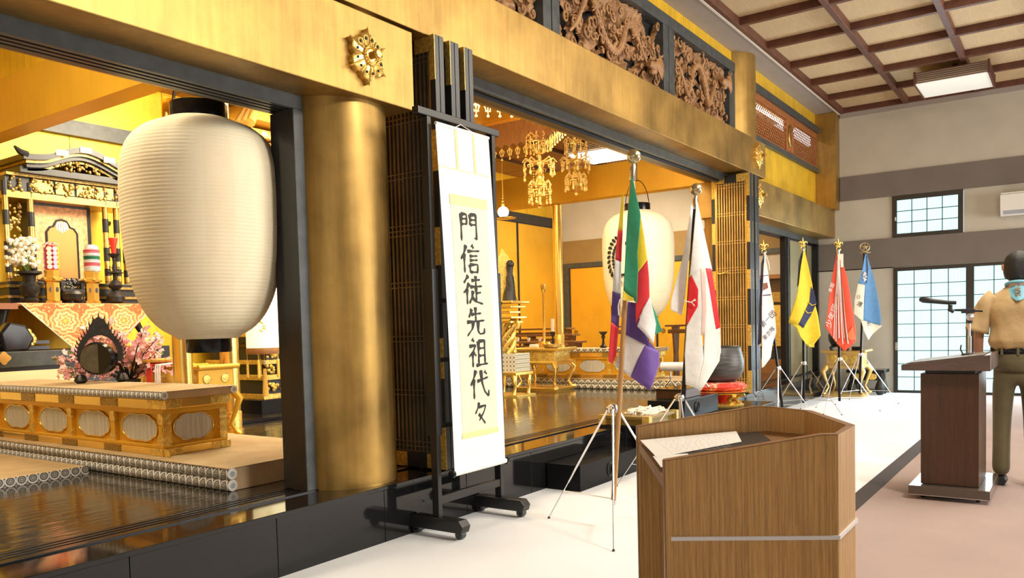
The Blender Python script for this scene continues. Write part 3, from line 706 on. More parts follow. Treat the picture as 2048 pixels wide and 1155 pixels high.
# ------------------------------------------------------------------ flags on tripod stands
EX = Vector((.5793, -.8151, 0)).normalized(); EN = Vector((.8151, .5793, 0)).normalized()    # cloth hangs across the hall diagonal
def fabric(name, c): 
    t = NT(name); t.set(Roughness=.62, Sheen_Weight=.2); n = t.noise(t.coord((1, 1, 1)), 14, 4)
    t.base(t.ramp(n, [(.3, tuple(x*.9 for x in c)), (.7, c)])); t.bump(n, .35, .02)
    t.b.inputs['Subsurface Weight'].default_value = 0
    return t.m
F = {k: fabric('flag_'+k, v) for k, v in dict(green=(.03, .33, .17), yellow=(.85, .62, .02), red=(.72, .02, .03), white=(.84, .80, .78), purple=(.09, .035, .22), violet=(.14, .06, .33),
     jpwhite=(.90, .87, .83), jpred=(.80, .01, .02), pinkw=(.80, .58, .50), navy=(.015, .025, .09), blue=(.10, .29, .58), orange=(.75, .07, .02), coral=(.85, .17, .05), cream=(.86, .80, .66), black=(.015, .015, .02), brown=(.25, .07, .03), yellow2=(.80, .60, .03), ltblue=(.35, .55, .85)).items()}
def tripod(base, hub_z, R_, a0, lab, scale=1.0):
    g = thing('tripod_stand', lab, 'stand', base, 0, 'chrome tripod flag stands'); b0 = Vector(base)
    hub = b0+Vector((0, 0, hub_z))
    MB().cyl(b0+Vector((0, 0, .16)), hub+Vector((0, 0, .03)), .010*scale, 12).build('centre_tube', STEEL, g, smooth=40)
    MB().lathe([(.013, -.03), (.032, -.025), (.034, .0), (.03, .02), (.014, .026)], hub, 16).build('collar', STEEL, g, smooth=40)
    for k in range(3):
        a = a0+2*PI*k/3; d = Vector((math.cos(a), math.sin(a), 0)); ft = b0+d*R_; ft.z = .012
        st_ = hub+d*.03; mid = st_.lerp(ft, .66)
        l = MB().tube([st_, mid, mid, ft], [.0065*scale, .0065*scale, .004, .0035], 8).build('leg', STEEL, g, smooth=40)
        MB().ball(ft, .009, 8).build('foot', BLACKM, l); MB().ball(st_, .015, 8).build('hinge', STEEL, l)
        br = b0+Vector((0, 0, .19)); MB().tube([br, mid.lerp(ft, .25)], .004, 6).build('brace', STEEL, g)
    return g
def pole_flag(name, lab, cat, base, top, rad, polemat, finial):
    g = thing(name, lab, cat, base)
    MB().tube([base, top], rad, 14).build('pole', polemat, g, smooth=40)
    t_ = Vector(top); d = (t_-Vector(base)).normalized()
    if finial == 'ball':
        MB().tube([t_-d*.08, t_, t_+d*.03], [rad+.004, rad+.003, .008], 12).build('ferrule', STEEL, g, smooth=40)
        MB().ball(t_+d*.068, .044, 24).build('ball_finial', P('satin_gold_ball', (.50, .42, .25), .25, .9) if 'satin_gold_ball' not in bpy.data.materials else bpy.data.materials['satin_gold_ball'], g, smooth=60)
    elif finial == 'lily':
        MB().tube([t_-d*.1, t_], rad+.003, 10).build('ferrule', STEEL, g, smooth=40)
        m = MB(); c = t_+d*.05
        m.lathe([(.0, -.01), (.014, 0), (.022, .035), (.010, .075), (.0, .11)], c, 10)
        for s_ in (-1, 1):
            m.tube([c+Vector((0, 0, .0)), c+EX*.03*s_+Vector((0, 0, .05)), c+EX*.052*s_+Vector((0, 0, .045)), c+EX*.056*s_+Vector((0, 0, .02))], [.01, .014, .010, .004], 8)
            m.tube([c, c+EX*.022*s_-Vector((0, 0, .03))], [.009, .004], 8)
        m.tube([c-EX*.035, c+EX*.035], .009, 8); m.tube([t_+EX*.028*math.cos(q/12*2*PI)+Vector((0, 0, .028*math.sin(q/12*2*PI)+.01)) for q in range(13)], .006, 6, False)
        m.build('lily_finial', BRASS, g, smooth=60)
    else:
        m = MB(); c = t_+d*.09
        m.tube([c+EX*.07*math.cos(q/24*2*PI)+Vector((0, 0, .06*math.sin(q/24*2*PI))) for q in range(25)], .008, 8, False)
        for q in range(5):
            a = PI/2+q*2*PI/5; m.tube([c, c+EX*.062*math.cos(a)+Vector((0, 0, .055*math.sin(a)))], [.02, .004], 8)
        for s_ in (-1, 1): m.tube([c-Vector((0, 0, .06)), c+EX*.05*s_-Vector((0, 0, .085)), c+EX*.085*s_-Vector((0, 0, .07))], [.012, .010, .004], 8)
        m.build('star_finial', P('old_bronze_star', (.35, .26, .12), .35, .9), g, smooth=60)
    return g
class Cloth:
    """flat drafting units (u right, v down) laid on a hanging plane; folds give depth"""
    def __init__(s, anchor, au, av, k, amp=.03, fu=9., fv=2., ph=0): s.A = Vector(anchor); s.au, s.av, s.k, s.amp, s.fu, s.fv, s.ph = au, av, k, amp, fu, fv, ph; s.m = MB(); s.mats = []
    def pt(s, u, v, off=0):
        a = (u-s.au)*s.k; z = -(v-s.av)*s.k
        dd = s.amp*(math.sin(a*s.fu*2*PI/1.0+z*s.fv+s.ph)+.35*math.sin(a*s.fu*5.1+z*7+s.ph*2)); return s.A+EX*a+Vector((0, 0, z))+EN*(dd+off)
    def patch(s, left, right, mat_, off=0, n=14):
        if mat_ not in s.mats: s.mats.append(mat_)
        s.m.mi = s.mats.index(mat_)
        def samp(pl, t_):
            q = t_*(len(pl)-1); i = min(int(q), len(pl)-2); f_ = q-i; return (pl[i][0]*(1-f_)+pl[i+1][0]*f_, pl[i][1]*(1-f_)+pl[i+1][1]*f_)
        N = max(8, 5*(max(len(left), len(right))-1))
        def fn(a, b):
            l, r = samp(left, b), samp(right, b); return s.pt(l[0]*(1-a)+r[0]*a, l[1]*(1-a)+r[1]*a, off)
        s.m.grid(n, N, fn); return s
    def build(s, g, name='flag_cloth', th=.003): return s.m.build(name, s.mats, g, smooth=70, solid=th)
    def text(s, g, body, cu, cv, size, rot, mat_, name='lettering', off=-.006):
        c = bpy.data.curves.new('tmp', 'FONT'); c.body = body; c.size = size; c.align_x = 'CENTER'; c.align_y = 'CENTER'; c.resolution_u = 2
        o = bpy.data.objects.new('tmp', c); COL.objects.link(o); bpy.context.view_layer.update()
        me = bpy.data.meshes.new_from_object(o.evaluated_get(bpy.context.evaluated_depsgraph_get()))
        cr, sr = math.cos(rot), math.sin(rot)
        for v in me.vertices:
            x, y = v.co.x, v.co.y; u_, v_ = cu+x*cr-y*sr, cv-(x*sr+y*cr)
            v.co = s.pt(u_, v_, off)-wloc(g)
        me.materials.clear(); me.materials.append(mat_); bpy.data.objects.remove(o); bpy.data.curves.remove(c)
        o2 = bpy.data.objects.new(name, me); COL.objects.link(o2); o2.parent = g; return o2
WOODP = wood('oak_pole', (.48, .26, .09), (.36, .18, .05), (8, 8, 1), .35, .02)
# --- five-colour flag
S1 = (4.45, 2.30, 0); tripod(S1, .75, .50, math.radians(86), 'chrome tripod stand holding the five-coloured flag')
g = pole_flag('buddhist_flag', 'five-coloured flag of green yellow red white and purple on an oak pole', 'flag', (4.430, 2.297, .19), (4.612, 2.214, 2.215), .0155, WOODP, 'ball')
c = Cloth((4.487, 2.267, .75), (1240-1180)*2.1, (815-290)*2.1, .00306/2.1, .018, 4.2, 1.0)
Wt, Gn, Yl, Rd, Pu, Vi = F['white'], F['green'], F['yellow'], F['red'], F['purple'], F['violet']
b_ = .05
c.patch([(157, 212), (150, 260), (137, 355)], [(163, 205), (160, 270), (157, 360)], Yl, b_)
c.patch([(137, 355), (130, 410), (122, 480)], [(157, 360), (153, 420), (149, 490)], Rd, b_)
c.patch([(122, 480), (113, 550), (106, 612)], [(149, 490), (146, 560), (143, 625)], Wt, b_)
c.patch([(106, 612), (101, 680), (98, 740)], [(143, 625), (136, 700), (131, 768)], Pu, b_)
c.patch([(98, 740), (90, 820), (83, 905), (98, 918)], [(131, 768), (127, 800), (122, 845), (118, 885)], Rd, b_)
c.patch([(185, 150), (168, 300), (158, 450), (147, 612)], [(188, 150), (219, 310), (204, 460), (206, 530), (199, 668)], Gn, -.03)
c.patch([(219, 310), (200, 390), (199, 470), (205, 545)], [(224, 318), (236, 395), (248, 488)], Yl, .0)
c.patch([(205, 545), (202, 600), (196, 690), (196, 752)], [(248, 488), (254, 560), (255, 642)], Rd, .0)
c.patch([(255, 640), (272, 730), (284, 800)], [(257, 640), (290, 715), (315, 785)], Gn, .04)
c.patch([(150, 655), (150, 720), (152, 792)], [(202, 665), (222, 780), (238, 842)], Pu, .02)
c.patch([(198, 752), (222, 800), (266, 838)], [(198, 700), (250, 840), (290, 870)], Pu, .03)
c.patch([(152, 790), (195, 815), (238, 842)], [(202, 690), (252, 830), (296, 880)], Pu, .03)
c.patch([(255, 642), (225, 690), (200, 762)], [(257, 650), (280, 755), (268, 838)], Wt, -.01)
c.patch([(152, 788), (140, 860), (104, 922)], [(238, 840), (205, 900), (177, 978)], Wt, .025)
c.patch([(234, 842), (205, 900), (175, 975)], [(298, 870), (296, 930), (250, 1033)], Vi, .02)
c.patch([(145, 612), (142, 640), (138, 655)], [(162, 630), (186, 645), (186, 655)], F['yellow2'], -.035)
c.build(g)
MB().tube([Vector((4.612, 2.214, 2.215)), Vector((4.60, 2.20, 2.08)), Vector((4.58, 2.215, 1.98))], .004, 6).build('tie_cord', WHITE, g)
q = c.pt(135, 650, -.04); MB().tube([q+EX*.02, q-EX*.01, q-EX*.02-Vector((0, 0, .04)), q-EX*.018-Vector((0, 0, .095))], .004, 6).build('tie_cord', WHITE, g)
# --- white flag with red disc
S2 = (5.65, 2.37, 0); tripod(S2, .71, .52, math.radians(92), 'chrome tripod stand holding the white flag with red disc')
g = pole_flag('disc_flag', 'white flag with a red disc hanging from a black pole with gold ball', 'flag', (5.63, 2.376, .19), (5.795, 2.285, 2.165), .017, BLACK, 'ball')
c = Cloth((5.651, 2.373, .707), (1358-1180)*2.1, (795-290)*2.1, .00368/2.1, .016, 3.2, .8, 1)
Jw, Jr = F['jpwhite'], F['jpred']
c.patch([(440, 255), (400, 480), (350, 655), (349, 690)], [(447, 265), (425, 480), (408, 655), (395, 715)], Jw, .04)
c.patch([(452, 245), (432, 420), (418, 560)], [(454, 245), (486, 400), (514, 528)], Jw, -.03)
c.patch([(418, 560), (412, 650), (405, 760)], [(425, 550), (452, 610), (450, 680), (405, 762)], Jr, -.03)
c.patch([(425, 550), (452, 610), (450, 680), (405, 762), (395, 880), (398, 1005)], [(465, 528), (465, 610), (468, 690), (466, 790), (470, 900), (440, 1020)], Jw, -.03)
c.patch([(462, 524), (465, 610), (468, 690), (463, 800)], [(483, 526), (484, 610), (484, 700), (476, 795)], F['pinkw'], -.032)  # pink shade of the translucent cloth, painted as a stripe
c.patch([(483, 526), (484, 610), (484, 700), (476, 795), (470, 900), (440, 1020)], [(485, 526), (500, 610), (514, 700), (527, 777), (546, 870), (541, 910), (455, 1033)], Jw, -.03)
c.patch([(484, 524), (500, 610), (514, 700), (527, 777)], [(510, 526), (524, 610), (536, 700), (545, 770)], Jr, -.032)
c.patch([(425, 548), (440, 540)], [(514, 528), (514, 530)], Jw, -.028)
c.patch([(527, 775), (540, 870)], [(545, 768), (548, 880)], Jw, -.03)
c.build(g)
q = c.pt(410, 655, -.06); MB().tube([q-EX*.03, q+EX*.02-Vector((0, 0, .015)), q+EX*.05+Vector((0, 0, .01)), q+EX*.055, q+EX*.02-Vector((0, 0, .01)), q+EX*.045-Vector((0, 0, .04))], .0045, 6).build('tie_cord', WHITE, g)
# --- four small flags by the far wall (drafting scale 3.04)
def far_flag(name, lab, hub, u, v, D, dz, topuv, fin, fr0, tl_):
    K_ = D/1631/3.04; g_ = None; hub = Vector(hub)
    tripod((hub.x, hub.y, 0), hub.z, .50, math.radians(fr0), tl_, 1.0)
    a = (topuv[0]-u)*K_; top = hub+EX*a+Vector((0, 0, -(topuv[1]-v)*K_)); bot = hub-EX*a*.3; bot.z = .14
    g_ = pole_flag(name, lab, 'flag', tuple(bot), tuple(top), .017, BLACK, fin)
    return g_, Cloth(hub-EN*.055, u, v, K_, .022, 3.0, 1.0, u)
def dpt(p): return (Vector(p)-Vector((0, 0, 1.27))).dot(Fv)
h = (10.35, 3.034, .654); g, c = far_flag('troop_flag', 'white banner with navy lettering on a black pole by the lattice doors', h, 235, 835, dpt(h), 0, (156, 135), 'lily', 75, 'chrome tripod stand of the white lettered banner')
Nv = F['navy']
c.patch([(150, 160), (133, 200), (127, 320), (112, 520), (104, 695)], [(155, 160), (146, 220), (140, 330), (133, 450), (126, 680)], Nv, .03)
c.patch([(152, 160), (140, 300), (132, 420), (126, 600), (124, 830)], [(162, 175), (180, 310), (203, 440), (217, 560), (220, 620), (196, 690), (182, 770), (135, 826)], F['ltblue'] if 0 else F['white'], 0)
c.patch([(140, 322), (138, 365)], [(166, 318), (172, 350)], F['brown'], -.006); c.patch([(137, 392), (137, 398)], [(186, 388), (188, 394)], Nv, -.006); c.patch([(138, 275), (138, 279)], [(172, 272), (173, 276)], Nv, -.006)
c.build(g); c.text(g, '第一団', 168, 540, 42, .75, Nv); c.text(g, '東京隊', 172, 625, 34, .75, Nv); MB().tube([c.pt(160, 150), c.pt(175, 210, -.03), c.pt(176, 245, -.03)], .008, 6).build('tie_cord', WHITE, g)
h = (11.18, 2.944, .673); g, c = far_flag('troop_flag', 'bright yellow flag with a navy band and black corner, beside the white banner', h, 383, 805, dpt(h), 0, (384, 118), 'lily', 20, 'chrome tripod stand of the yellow flag')
Y2 = F['yellow']
c.patch([(380, 122), (352, 190), (345, 270), (336, 345)], [(384, 122), (372, 200), (362, 280), (352, 330)], F['black'], .02)
c.patch([(384, 120), (362, 230), (335, 380), (285, 555)], [(388, 120), (412, 230), (432, 330), (440, 420), (380, 590)], Y2, 0)
c.patch([(285, 555), (330, 590), (350, 640), (400, 700)], [(440, 420), (462, 520), (475, 640), (430, 712)], Y2, .004)
c.patch([(425, 345), (415, 430), (385, 490), (342, 570)], [(440, 372), (454, 445), (420, 520), (372, 594)], Nv, -.006)
for a_ in ((402, 438), (378, 485)): c.patch([a_, (a_[0]+24, a_[1]+22)], [(a_[0]+2, a_[1]-3), (a_[0]+26, a_[1]+17)], Y2, -.012, 3); c.patch([(a_[0]+24, a_[1]+18), (a_[0]+48, a_[1]+12)], [(a_[0]+24, a_[1]+22), (a_[0]+48, a_[1]+16)], Y2, -.012, 3)
c.patch([(400, 690), (412, 708)], [(440, 680), (440, 712)], F['yellow2'], -.012)
c.build(g)
h = (11.58, 2.587, .708); g, c = far_flag('troop_flag', 'red flag with white lettering and hanging ribbons in front of the gold table', h, 599, 781, dpt(h), 0, (598, 122), 'lily', 50, 'chrome tripod stand of the red flag')
Or = F['orange']
c.patch([(578, 150), (556, 260), (530, 420), (500, 585), (560, 665)], [(596, 150), (596, 300), (600, 450), (605, 600), (618, 736)], Or, 0)
c.patch([(596, 150), (596, 300), (600, 450), (605, 600), (618, 736)], [(600, 155), (638, 300), (660, 450), (690, 610), (688, 680)], Or, 0)
c.patch([(630, 640), (650, 670)], [(665, 580), (688, 670)], F['coral'], -.01)
c.build(g); c.text(g, '少年団', 548, 520, 50, 1.15, F['white']); c.text(g, '本部', 548, 350, 30, 1.2, F['white'])
RB = [F['white'], F['pinkw'], F['brown'], F['white'], F['orange']]
for k in range(9):
    u0 = 566+6*k; w_ = 560+9*k; m = MB()
    m.grid(1, 14, lambda a, b: c.pt(586+(k-4)*1.5+(w_-586)*(b**1.3)+(a-.5)*5, 185+(470+18*(k % 3))*b, -.02-.015*(k % 2))); m.build('ribbon', RB[k % 5], g, solid=.002)
m = MB(); m.grid(2, 6, lambda a, b: c.pt(580+30*a, 150+80*b, -.03)); m.build('rosette', F['cream'], g, solid=.003)
h = (12.81, 2.566, .715); g, c = far_flag('troop_flag', 'blue and cream flag nearest the glazed door, topped by a bronze star', h, 727, 758, dpt(h), 0, (753, 148), 'star', 30, 'chrome tripod stand of the blue and cream flag')
c.patch([(750, 155), (728, 240), (700, 330)], [(756, 155), (752, 250), (745, 340)], F['blue'], .0)
c.patch([(700, 330), (682, 430), (677, 510), (716, 550)], [(745, 340), (738, 430), (732, 500), (730, 550)], F['cream'], 0)
c.patch([(756, 155), (752, 250), (745, 340), (738, 430), (732, 550)], [(762, 158), (800, 290), (822, 420), (838, 540), (838, 585)], F['blue'], -.004)
c.patch([(758, 165), (756, 240), (750, 330)], [(762, 165), (768, 240), (755, 330)], Nv, -.008)
c.patch([(716, 550), (735, 620), (766, 672)], [(838, 570), (843, 592), (785, 650)], F['cream'], .01)
c.build(g); c.text(g, '日', 703, 412, 26, 0, F['brown']); c.text(g, '連', 710, 455, 34, -.5, F['black']); c.text(g, '大', 770, 575, 34, .2, Nv)
m = MB(); 
for k in range(7): m.ball(c.pt(738+8*math.cos(k*.9), 290+22*math.sin(k*.9), -.015), .018, 6)
m.build('white_emblem', F['white'], g)

# ------------------------------------------------------------------ near lectern (hexagonal front, open back)
LA = Vector((1.763, .78, 0)); LU = Vector((.518, -.855, 0)).normalized(); LV = Vector((.855, .518, 0)).normalized()
def lp_(u, v, z): return LA+LU*u+LV*v+Vector((0, 0, z))
lc = thing('lectern', 'large teak veneered lectern with silver trim line in the foreground', 'lectern', tuple(lp_(.2, .33, 0)))
T = .022
def panel(p, q, pi, qi, zt0, zt1, name, pts=None, mt=None):
    # outer line p->q, inner line pi->qi; top heights zt0 at p and zt1 at q
    b = [lp_(*p, .0), lp_(*q, .0), lp_(*qi, .0), lp_(*pi, .0)]; t_ = [lp_(*p, zt0), lp_(*q, zt1), lp_(*qi, zt1), lp_(*pi, zt0)]
    return MB().hexa(b, t_).build(name, mt or OAK, lc, bevel=.0015)
W = .66; LD = .394
zA, zF = .945, 1.0
for s_, v0, vi in ((0, 0, T), (1, W, W-T)):
    # side panel with the sloping top that levels out near the front
    if s_ == 0: prof = [(0, 0), (LD, 0), (LD, zF), (LD-.035, zF), (0, zA)]
    vo = min(v0, vi)
    MB().prism([(a, b) for a, b in prof][::-1], lp_(0, vo+T, 0), LU, (0, 0, 1), T).build('side_panel', OAK, lc, bevel=.0015)
panel((LD, 0), (LD+.095, .16), (LD, T), (LD+.095-T*.8, .16+T*.3), zF, zF, 'chamfer_panel')
panel((LD+.095, .16), (LD+.095, W-.16), (LD+.095-T, .16), (LD+.095-T, W-.16), zF, zF, 'front_panel')
panel((LD+.095, W-.16), (LD, W), (LD+.095-T*.8, W-.16-T*.3), (LD, W-T), zF, zF, 'chamfer_panel')
# brown edging along the rims
for (v0) in (0, W-T):
    MB().hexa([lp_(-.002, v0-.001, .0), lp_(.0, v0-.001, 0), lp_(.0, v0+T+.001, 0), lp_(-.002, v0+T+.001, 0)], [lp_(-.002, v0-.001, zA), lp_(0, v0-.001, zA), lp_(0, v0+T+.001, zA), lp_(-.002, v0+T+.001, zA)]).build('edge_band', OAKD, lc)
    MB().hexa([lp_(0, v0-.001, zA), lp_(LD-.035, v0-.001, zF), lp_(LD-.035, v0+T+.001, zF), lp_(0, v0+T+.001, zA)], [lp_(0, v0-.001, zA+.002), lp_(LD-.035, v0-.001, zF+.002), lp_(LD-.035, v0+T+.001, zF+.002), lp_(0, v0+T+.001, zA+.002)]).build('edge_band', OAKD, lc)
for p, q, pi, qi in (((LD-.035, 0), (LD, 0), (LD-.035, T), (LD, T)), ((LD-.035, W-T), (LD, W-T), (LD-.035, W), (LD, W)), ((LD, 0), (LD+.095, .16), (LD, T), (LD+.095-T*.8, .16+T*.3)), ((LD+.095, .16), (LD+.095, W-.16), (LD+.095-T, .16), (LD+.095-T, W-.16)), ((LD+.095, W-.16), (LD, W), (LD+.095-T*.8, W-.16-T*.3), (LD, W-T))):
    MB().hexa([lp_(*p, zF), lp_(*q, zF), lp_(*qi, zF), lp_(*pi, zF)], [lp_(*p, zF+.002), lp_(*q, zF+.002), lp_(*qi, zF+.002), lp_(*pi, zF+.002)]).build('edge_band', OAKD, lc)
SILV = P('silver_trim', (.80, .80, .82), .3, .2)
for p, q in (((.012, -.003), (LD, -.003)), ((LD, -.003), (LD+.098, .16)), ((LD+.098, .16), (LD+.098, W-.16)), ((LD+.098, W-.16), (LD, W+.003)), ((LD, W+.003), (.012, W+.003))):
    MB().bar(lp_(*p, .763), lp_(*q, .763), .006, .009).build('silver_trim', SILV, lc)
MB().hexa([lp_(.10, T, 0), lp_(.12, T, 0), lp_(.12, W-T, 0), lp_(.10, W-T, 0)], [lp_(.10, T, .86), lp_(.12, T, .86), lp_(.12, W-T, .86), lp_(.10, W-T, .86)]).build('inner_back_panel', OAKD, lc)
_o = [(.004, T), (LD, T), (LD+.07, .15), (LD+.07, W-.15), (LD, W-T), (.004, W-T)]; _dz = lambda u: .868+.037*u/(LD+.07)
MB().add([lp_(u, v, _dz(u)) for u, v in _o]+[lp_(u, v, _dz(u)+.027) for u, v in _o], [tuple(range(5, -1, -1)), tuple(range(6, 12))]+[(k, (k+1) % 6, (k+1) % 6+6, k+6) for k in range(6)]).build('desk_board', OAKD, lc, bevel=.002)
def dz(u): return .8955+.03*u/.46
def sheetl(pts, h, mat_, name, par, th=.0012):
    return MB().hexa([lp_(u, v, dz(u)+h) for u, v in pts], [lp_(u, v, dz(u)+h+th) for u, v in pts]).build(name, mat_, par)
fo = thing('folder', 'black open folder lying under the papers on the near lectern', 'folder', tuple(lp_(.2, .3, .91)))
sheetl([(.02, .06), (.33, .04), (.36, .60), (.03, .63)], .001, BLACKM, 'cover', fo, .010)
for v_ in (.10, .115): MB().bar(lp_(.02, v_, dz(.02)+.0125), lp_(.33, v_-.01, dz(.33)+.0125), .004, .001).build('white_stripe', WHITE, fo)
def text_sheet(label, pts, h, rows):
    g = thing('paper_sheet', label, 'paper', tuple(lp_(pts[0][0], pts[0][1], .91)))
    sheetl(pts, h, PAPERW, 'sheet', g, .001)
    return g
GREYINK = P('grey_print', (.42, .40, .40), .8)
pa = text_sheet('printed sheet lying across the folder on the near lectern', [(.015, .27), (.27, .42), (.30, .625), (.005, .60)], .0125, 12)
rnd = random.Random(3); m = MB()
for k in range(15):
    v_ = .58-.018*k; u0 = .045+.001*k; uu = u0
    while uu < .245-.0035*max(0, k-6):
        w_ = .006+.014*rnd.random(); hh = dz(uu)+.0138
        m.add([lp_(uu, v_, hh), lp_(uu+w_, v_+.001, hh), lp_(uu+w_, v_+.004, hh), lp_(uu, v_+.003, hh)], [(0, 1, 2, 3)]); uu += w_+.004
m.build('printed_lines', GREYINK, pa)
text_sheet('small blank sheet at the speaker edge of the near lectern', [(.008, .13), (.10, .13), (.10, .30), (.008, .30)], .0115, 0)

# ------------------------------------------------------------------ far lectern with microphone
fl = thing('lectern', 'dark walnut lectern on a plinth with casters in front of the person', 'lectern', (6.55, .70, 0))
MB().box(6.29, .525, .10, 6.83, .875, .865).build('column', DWOOD, fl, bevel=.003)
MB().box(6.21, .455, .035, 6.95, .94, .095).build('plinth', P('plinth_laminate', (.10, .075, .06), .12), fl, bevel=.003)
MB().box(6.22, .465, .03, 6.94, .93, .038).build('plinth_edge', STEEL, fl)
MB().box(6.30, .54, .095, 6.82, .86, .104).build('plinth_shadow_gap', BLACKM, fl)
for x_ in (6.3, 6.86):
    for y_ in (.53, .86): MB().cyl((x_, y_-.012, .018), (x_, y_+.012, .018), .018, 12).build('caster', BLACKM, fl)
MB().box(6.32, .55, .865, 6.80, .85, .89).build('neck', BLACKM, fl)
MB().prism([(.455, .888), (.985, .888), (.985, .928), (.455, .995)], (6.22, 0, 0), (0, 1, 0), (0, 0, 1), .68).build('desk_top', DWOODT, fl, bevel=.004)
MB().hexa([(6.24, .50, .992), (6.88, .50, .992), (6.88, .96, .9335), (6.24, .96, .9335)], [(6.24, .50, .996), (6.88, .50, .996), (6.88, .96, .9375), (6.24, .96, .9375)]).build('writing_pad', P('writing_pad', (.16, .13, .10), .5), fl)
MB().box(6.30, .452, .905, 6.345, .456, .955).build('side_emblem', STEEL, fl)
mc = thing('microphone', 'black microphone on a small jointed chrome arm clamped to the far lectern', 'microphone', (6.6, .61, .98))
MB().lathe([(.05, 0), (.05, .012), (.02, .018), (.012, .02)], (6.6, .61, .975), 20).build('base_flange', BLACKM, mc, smooth=40)
MB().tube([(6.6, .61, .985), (6.6, .61, 1.11), (6.6, .612, 1.112), (6.6, .612, 1.21)], [.013, .013, .009, .009], 12).build('upright', STEEL, mc, smooth=40)
MB().lathe([(.0, -.022), (.026, -.02), (.026, .02), (.0, .022)], (6.6, .605, 1.245), 18, 'x').build('joint_knob', STEEL, mc, smooth=40)
MB().tube([(6.6, .607, 1.20), (6.6, .607, 1.285)], .017, 12).build('joint_block', BLACKM, mc)
MB().tube([(6.6, .53, 1.284), (6.6, .60, 1.288), (6.6, .72, 1.297)], .007, 10).build('boom', BLACK, mc, smooth=40)
MB().box(6.585, .575, 1.272, 6.615, .66, 1.302).build('boom_clamp', BLACKM, mc, bevel=.003)
MB().tube([(6.6, .705, 1.285), (6.6, .73, 1.30), (6.6, .725, 1.335)], [.016, .018, .014], 10).build('clip_joint', BLACKM, mc, smooth=40)
MB().tube([(6.6, .69, 1.348), (6.6, .75, 1.352), (6.6, .84, 1.366), (6.6, .855, 1.37), (6.6, .90, 1.378), (6.6, .925, 1.38)], [.013, .015, .018, .021, .024, .012], 16).build('mic_body', BLACKM, mc, smooth=50)
MB().tube([(6.6, .65, .985), (6.6, .665, 1.02), (6.6, .66, 1.05)], .005, 6).build('hook', BLACKM, mc)

# ------------------------------------------------------------------ air conditioner, ceiling lamps
ac = thing('air_conditioner', 'white wall-mounted air conditioner near the right edge of the far wall', 'air conditioner', (XW-.12, .55, 2.7))
MB().prism([(0, 2.74), (-.05, 2.715), (-.16, 2.715), (-.24, 2.80), (-.25, 3.02), (-.22, 3.04), (0, 3.04)], (XW-.03, .94, 0), (1, 0, 0), (0, 0, 1), .82).build('body', P('ac_plastic', (.72, .70, .66), .45), ac, bevel=.006)
MB().prism([(-.245, 3.03), (-.26, 3.05), (-.2, 3.065), (0, 3.06), (0, 3.03)], (XW-.03, .93, 0), (1, 0, 0), (0, 0, 1), .80).build('top_grille', P('ac_top', (.6, .57, .5), .5), ac)
MB().hexa([(XW-.19, .16, 2.735), (XW-.25, .16, 2.79), (XW-.25, .90, 2.79), (XW-.19, .90, 2.735)], [(XW-.20, .16, 2.727), (XW-.262, .16, 2.783), (XW-.262, .90, 2.783), (XW-.20, .90, 2.727)]).build('louvre', P('ac_louvre', (.35, .36, .38), .4), ac)
DIFF = emat('lamp_diffuser_faint_glow', (1, .97, .88), .25, (.8, .78, .72)); DIFFON = emat('lamp_diffuser_lit', (1, .93, .70), 6)  # hall diffuser is given a faint glow of its own; sanctum one lit
def ceil_lamp(c, lab, diff, s_=.9, zt=4.66):
    x, y, z = c; g = thing('ceiling_lamp', lab, 'lamp', c); h = s_/2
    MB().box(x-h+.02, y-h+.02, z, x+h-.02, y+h-.02, z+.02).build('diffuser', diff, g, bevel=.003)
    inner = P('lamp_paper', (.75, .68, .52), .6) if 'lamp_paper' not in bpy.data.materials else bpy.data.materials['lamp_paper']
    MB().box(x-h+.03, y-h+.03, z+.02, x+h-.03, y+h-.03, z+.16).build('paper_side', inner, g)
    for k in range(6):
        zz = z+.012+.026*k+(.0 if k else -.004)
        for b in ((x-h, y-h, x+h, y-h+.012), (x-h, y+h-.012, x+h, y+h), (x-h, y-h, x-h+.012, y+h), (x+h-.012, y-h, x+h, y+h)): MB().box(b[0], b[1], zz, b[2], b[3], zz+.010).build('wood_louvre', CEILW, g)
    for sx in (-1, 1):
        for sy_ in (-1, 1): MB().cbox((x+sx*(h-.01), y+sy_*(h-.01), z+.08), (.028, .028, .18)).build('corner_post', CEILW, g)
    for b in ((x-h-.02, y-h, x+h+.02, y-h+.02), (x-h-.02, y+h-.02, x+h+.02, y+h)): MB().box(b[0], b[1], z-.012, b[2], b[3], z+.008).build('bottom_rail', CEILW, g)
    MB().cyl((x, y, z+.16), (x, y, zt+.08), .03, 12).build('stem', CEILW, g)
    return g
ceil_lamp((13.17, 1.40, 4.44), 'square slatted ceiling lamp under the coffered hall ceiling', DIFF)
ceil_lamp((11.75, 6.12, 3.92), 'lit square slatted lamp under the sanctum ceiling, behind the flag ball', DIFFON, .95, 4.1)

GOLDT = gold_mat('worn_gold_table', (.72, .50, .18), .36, .15, .7, 4)
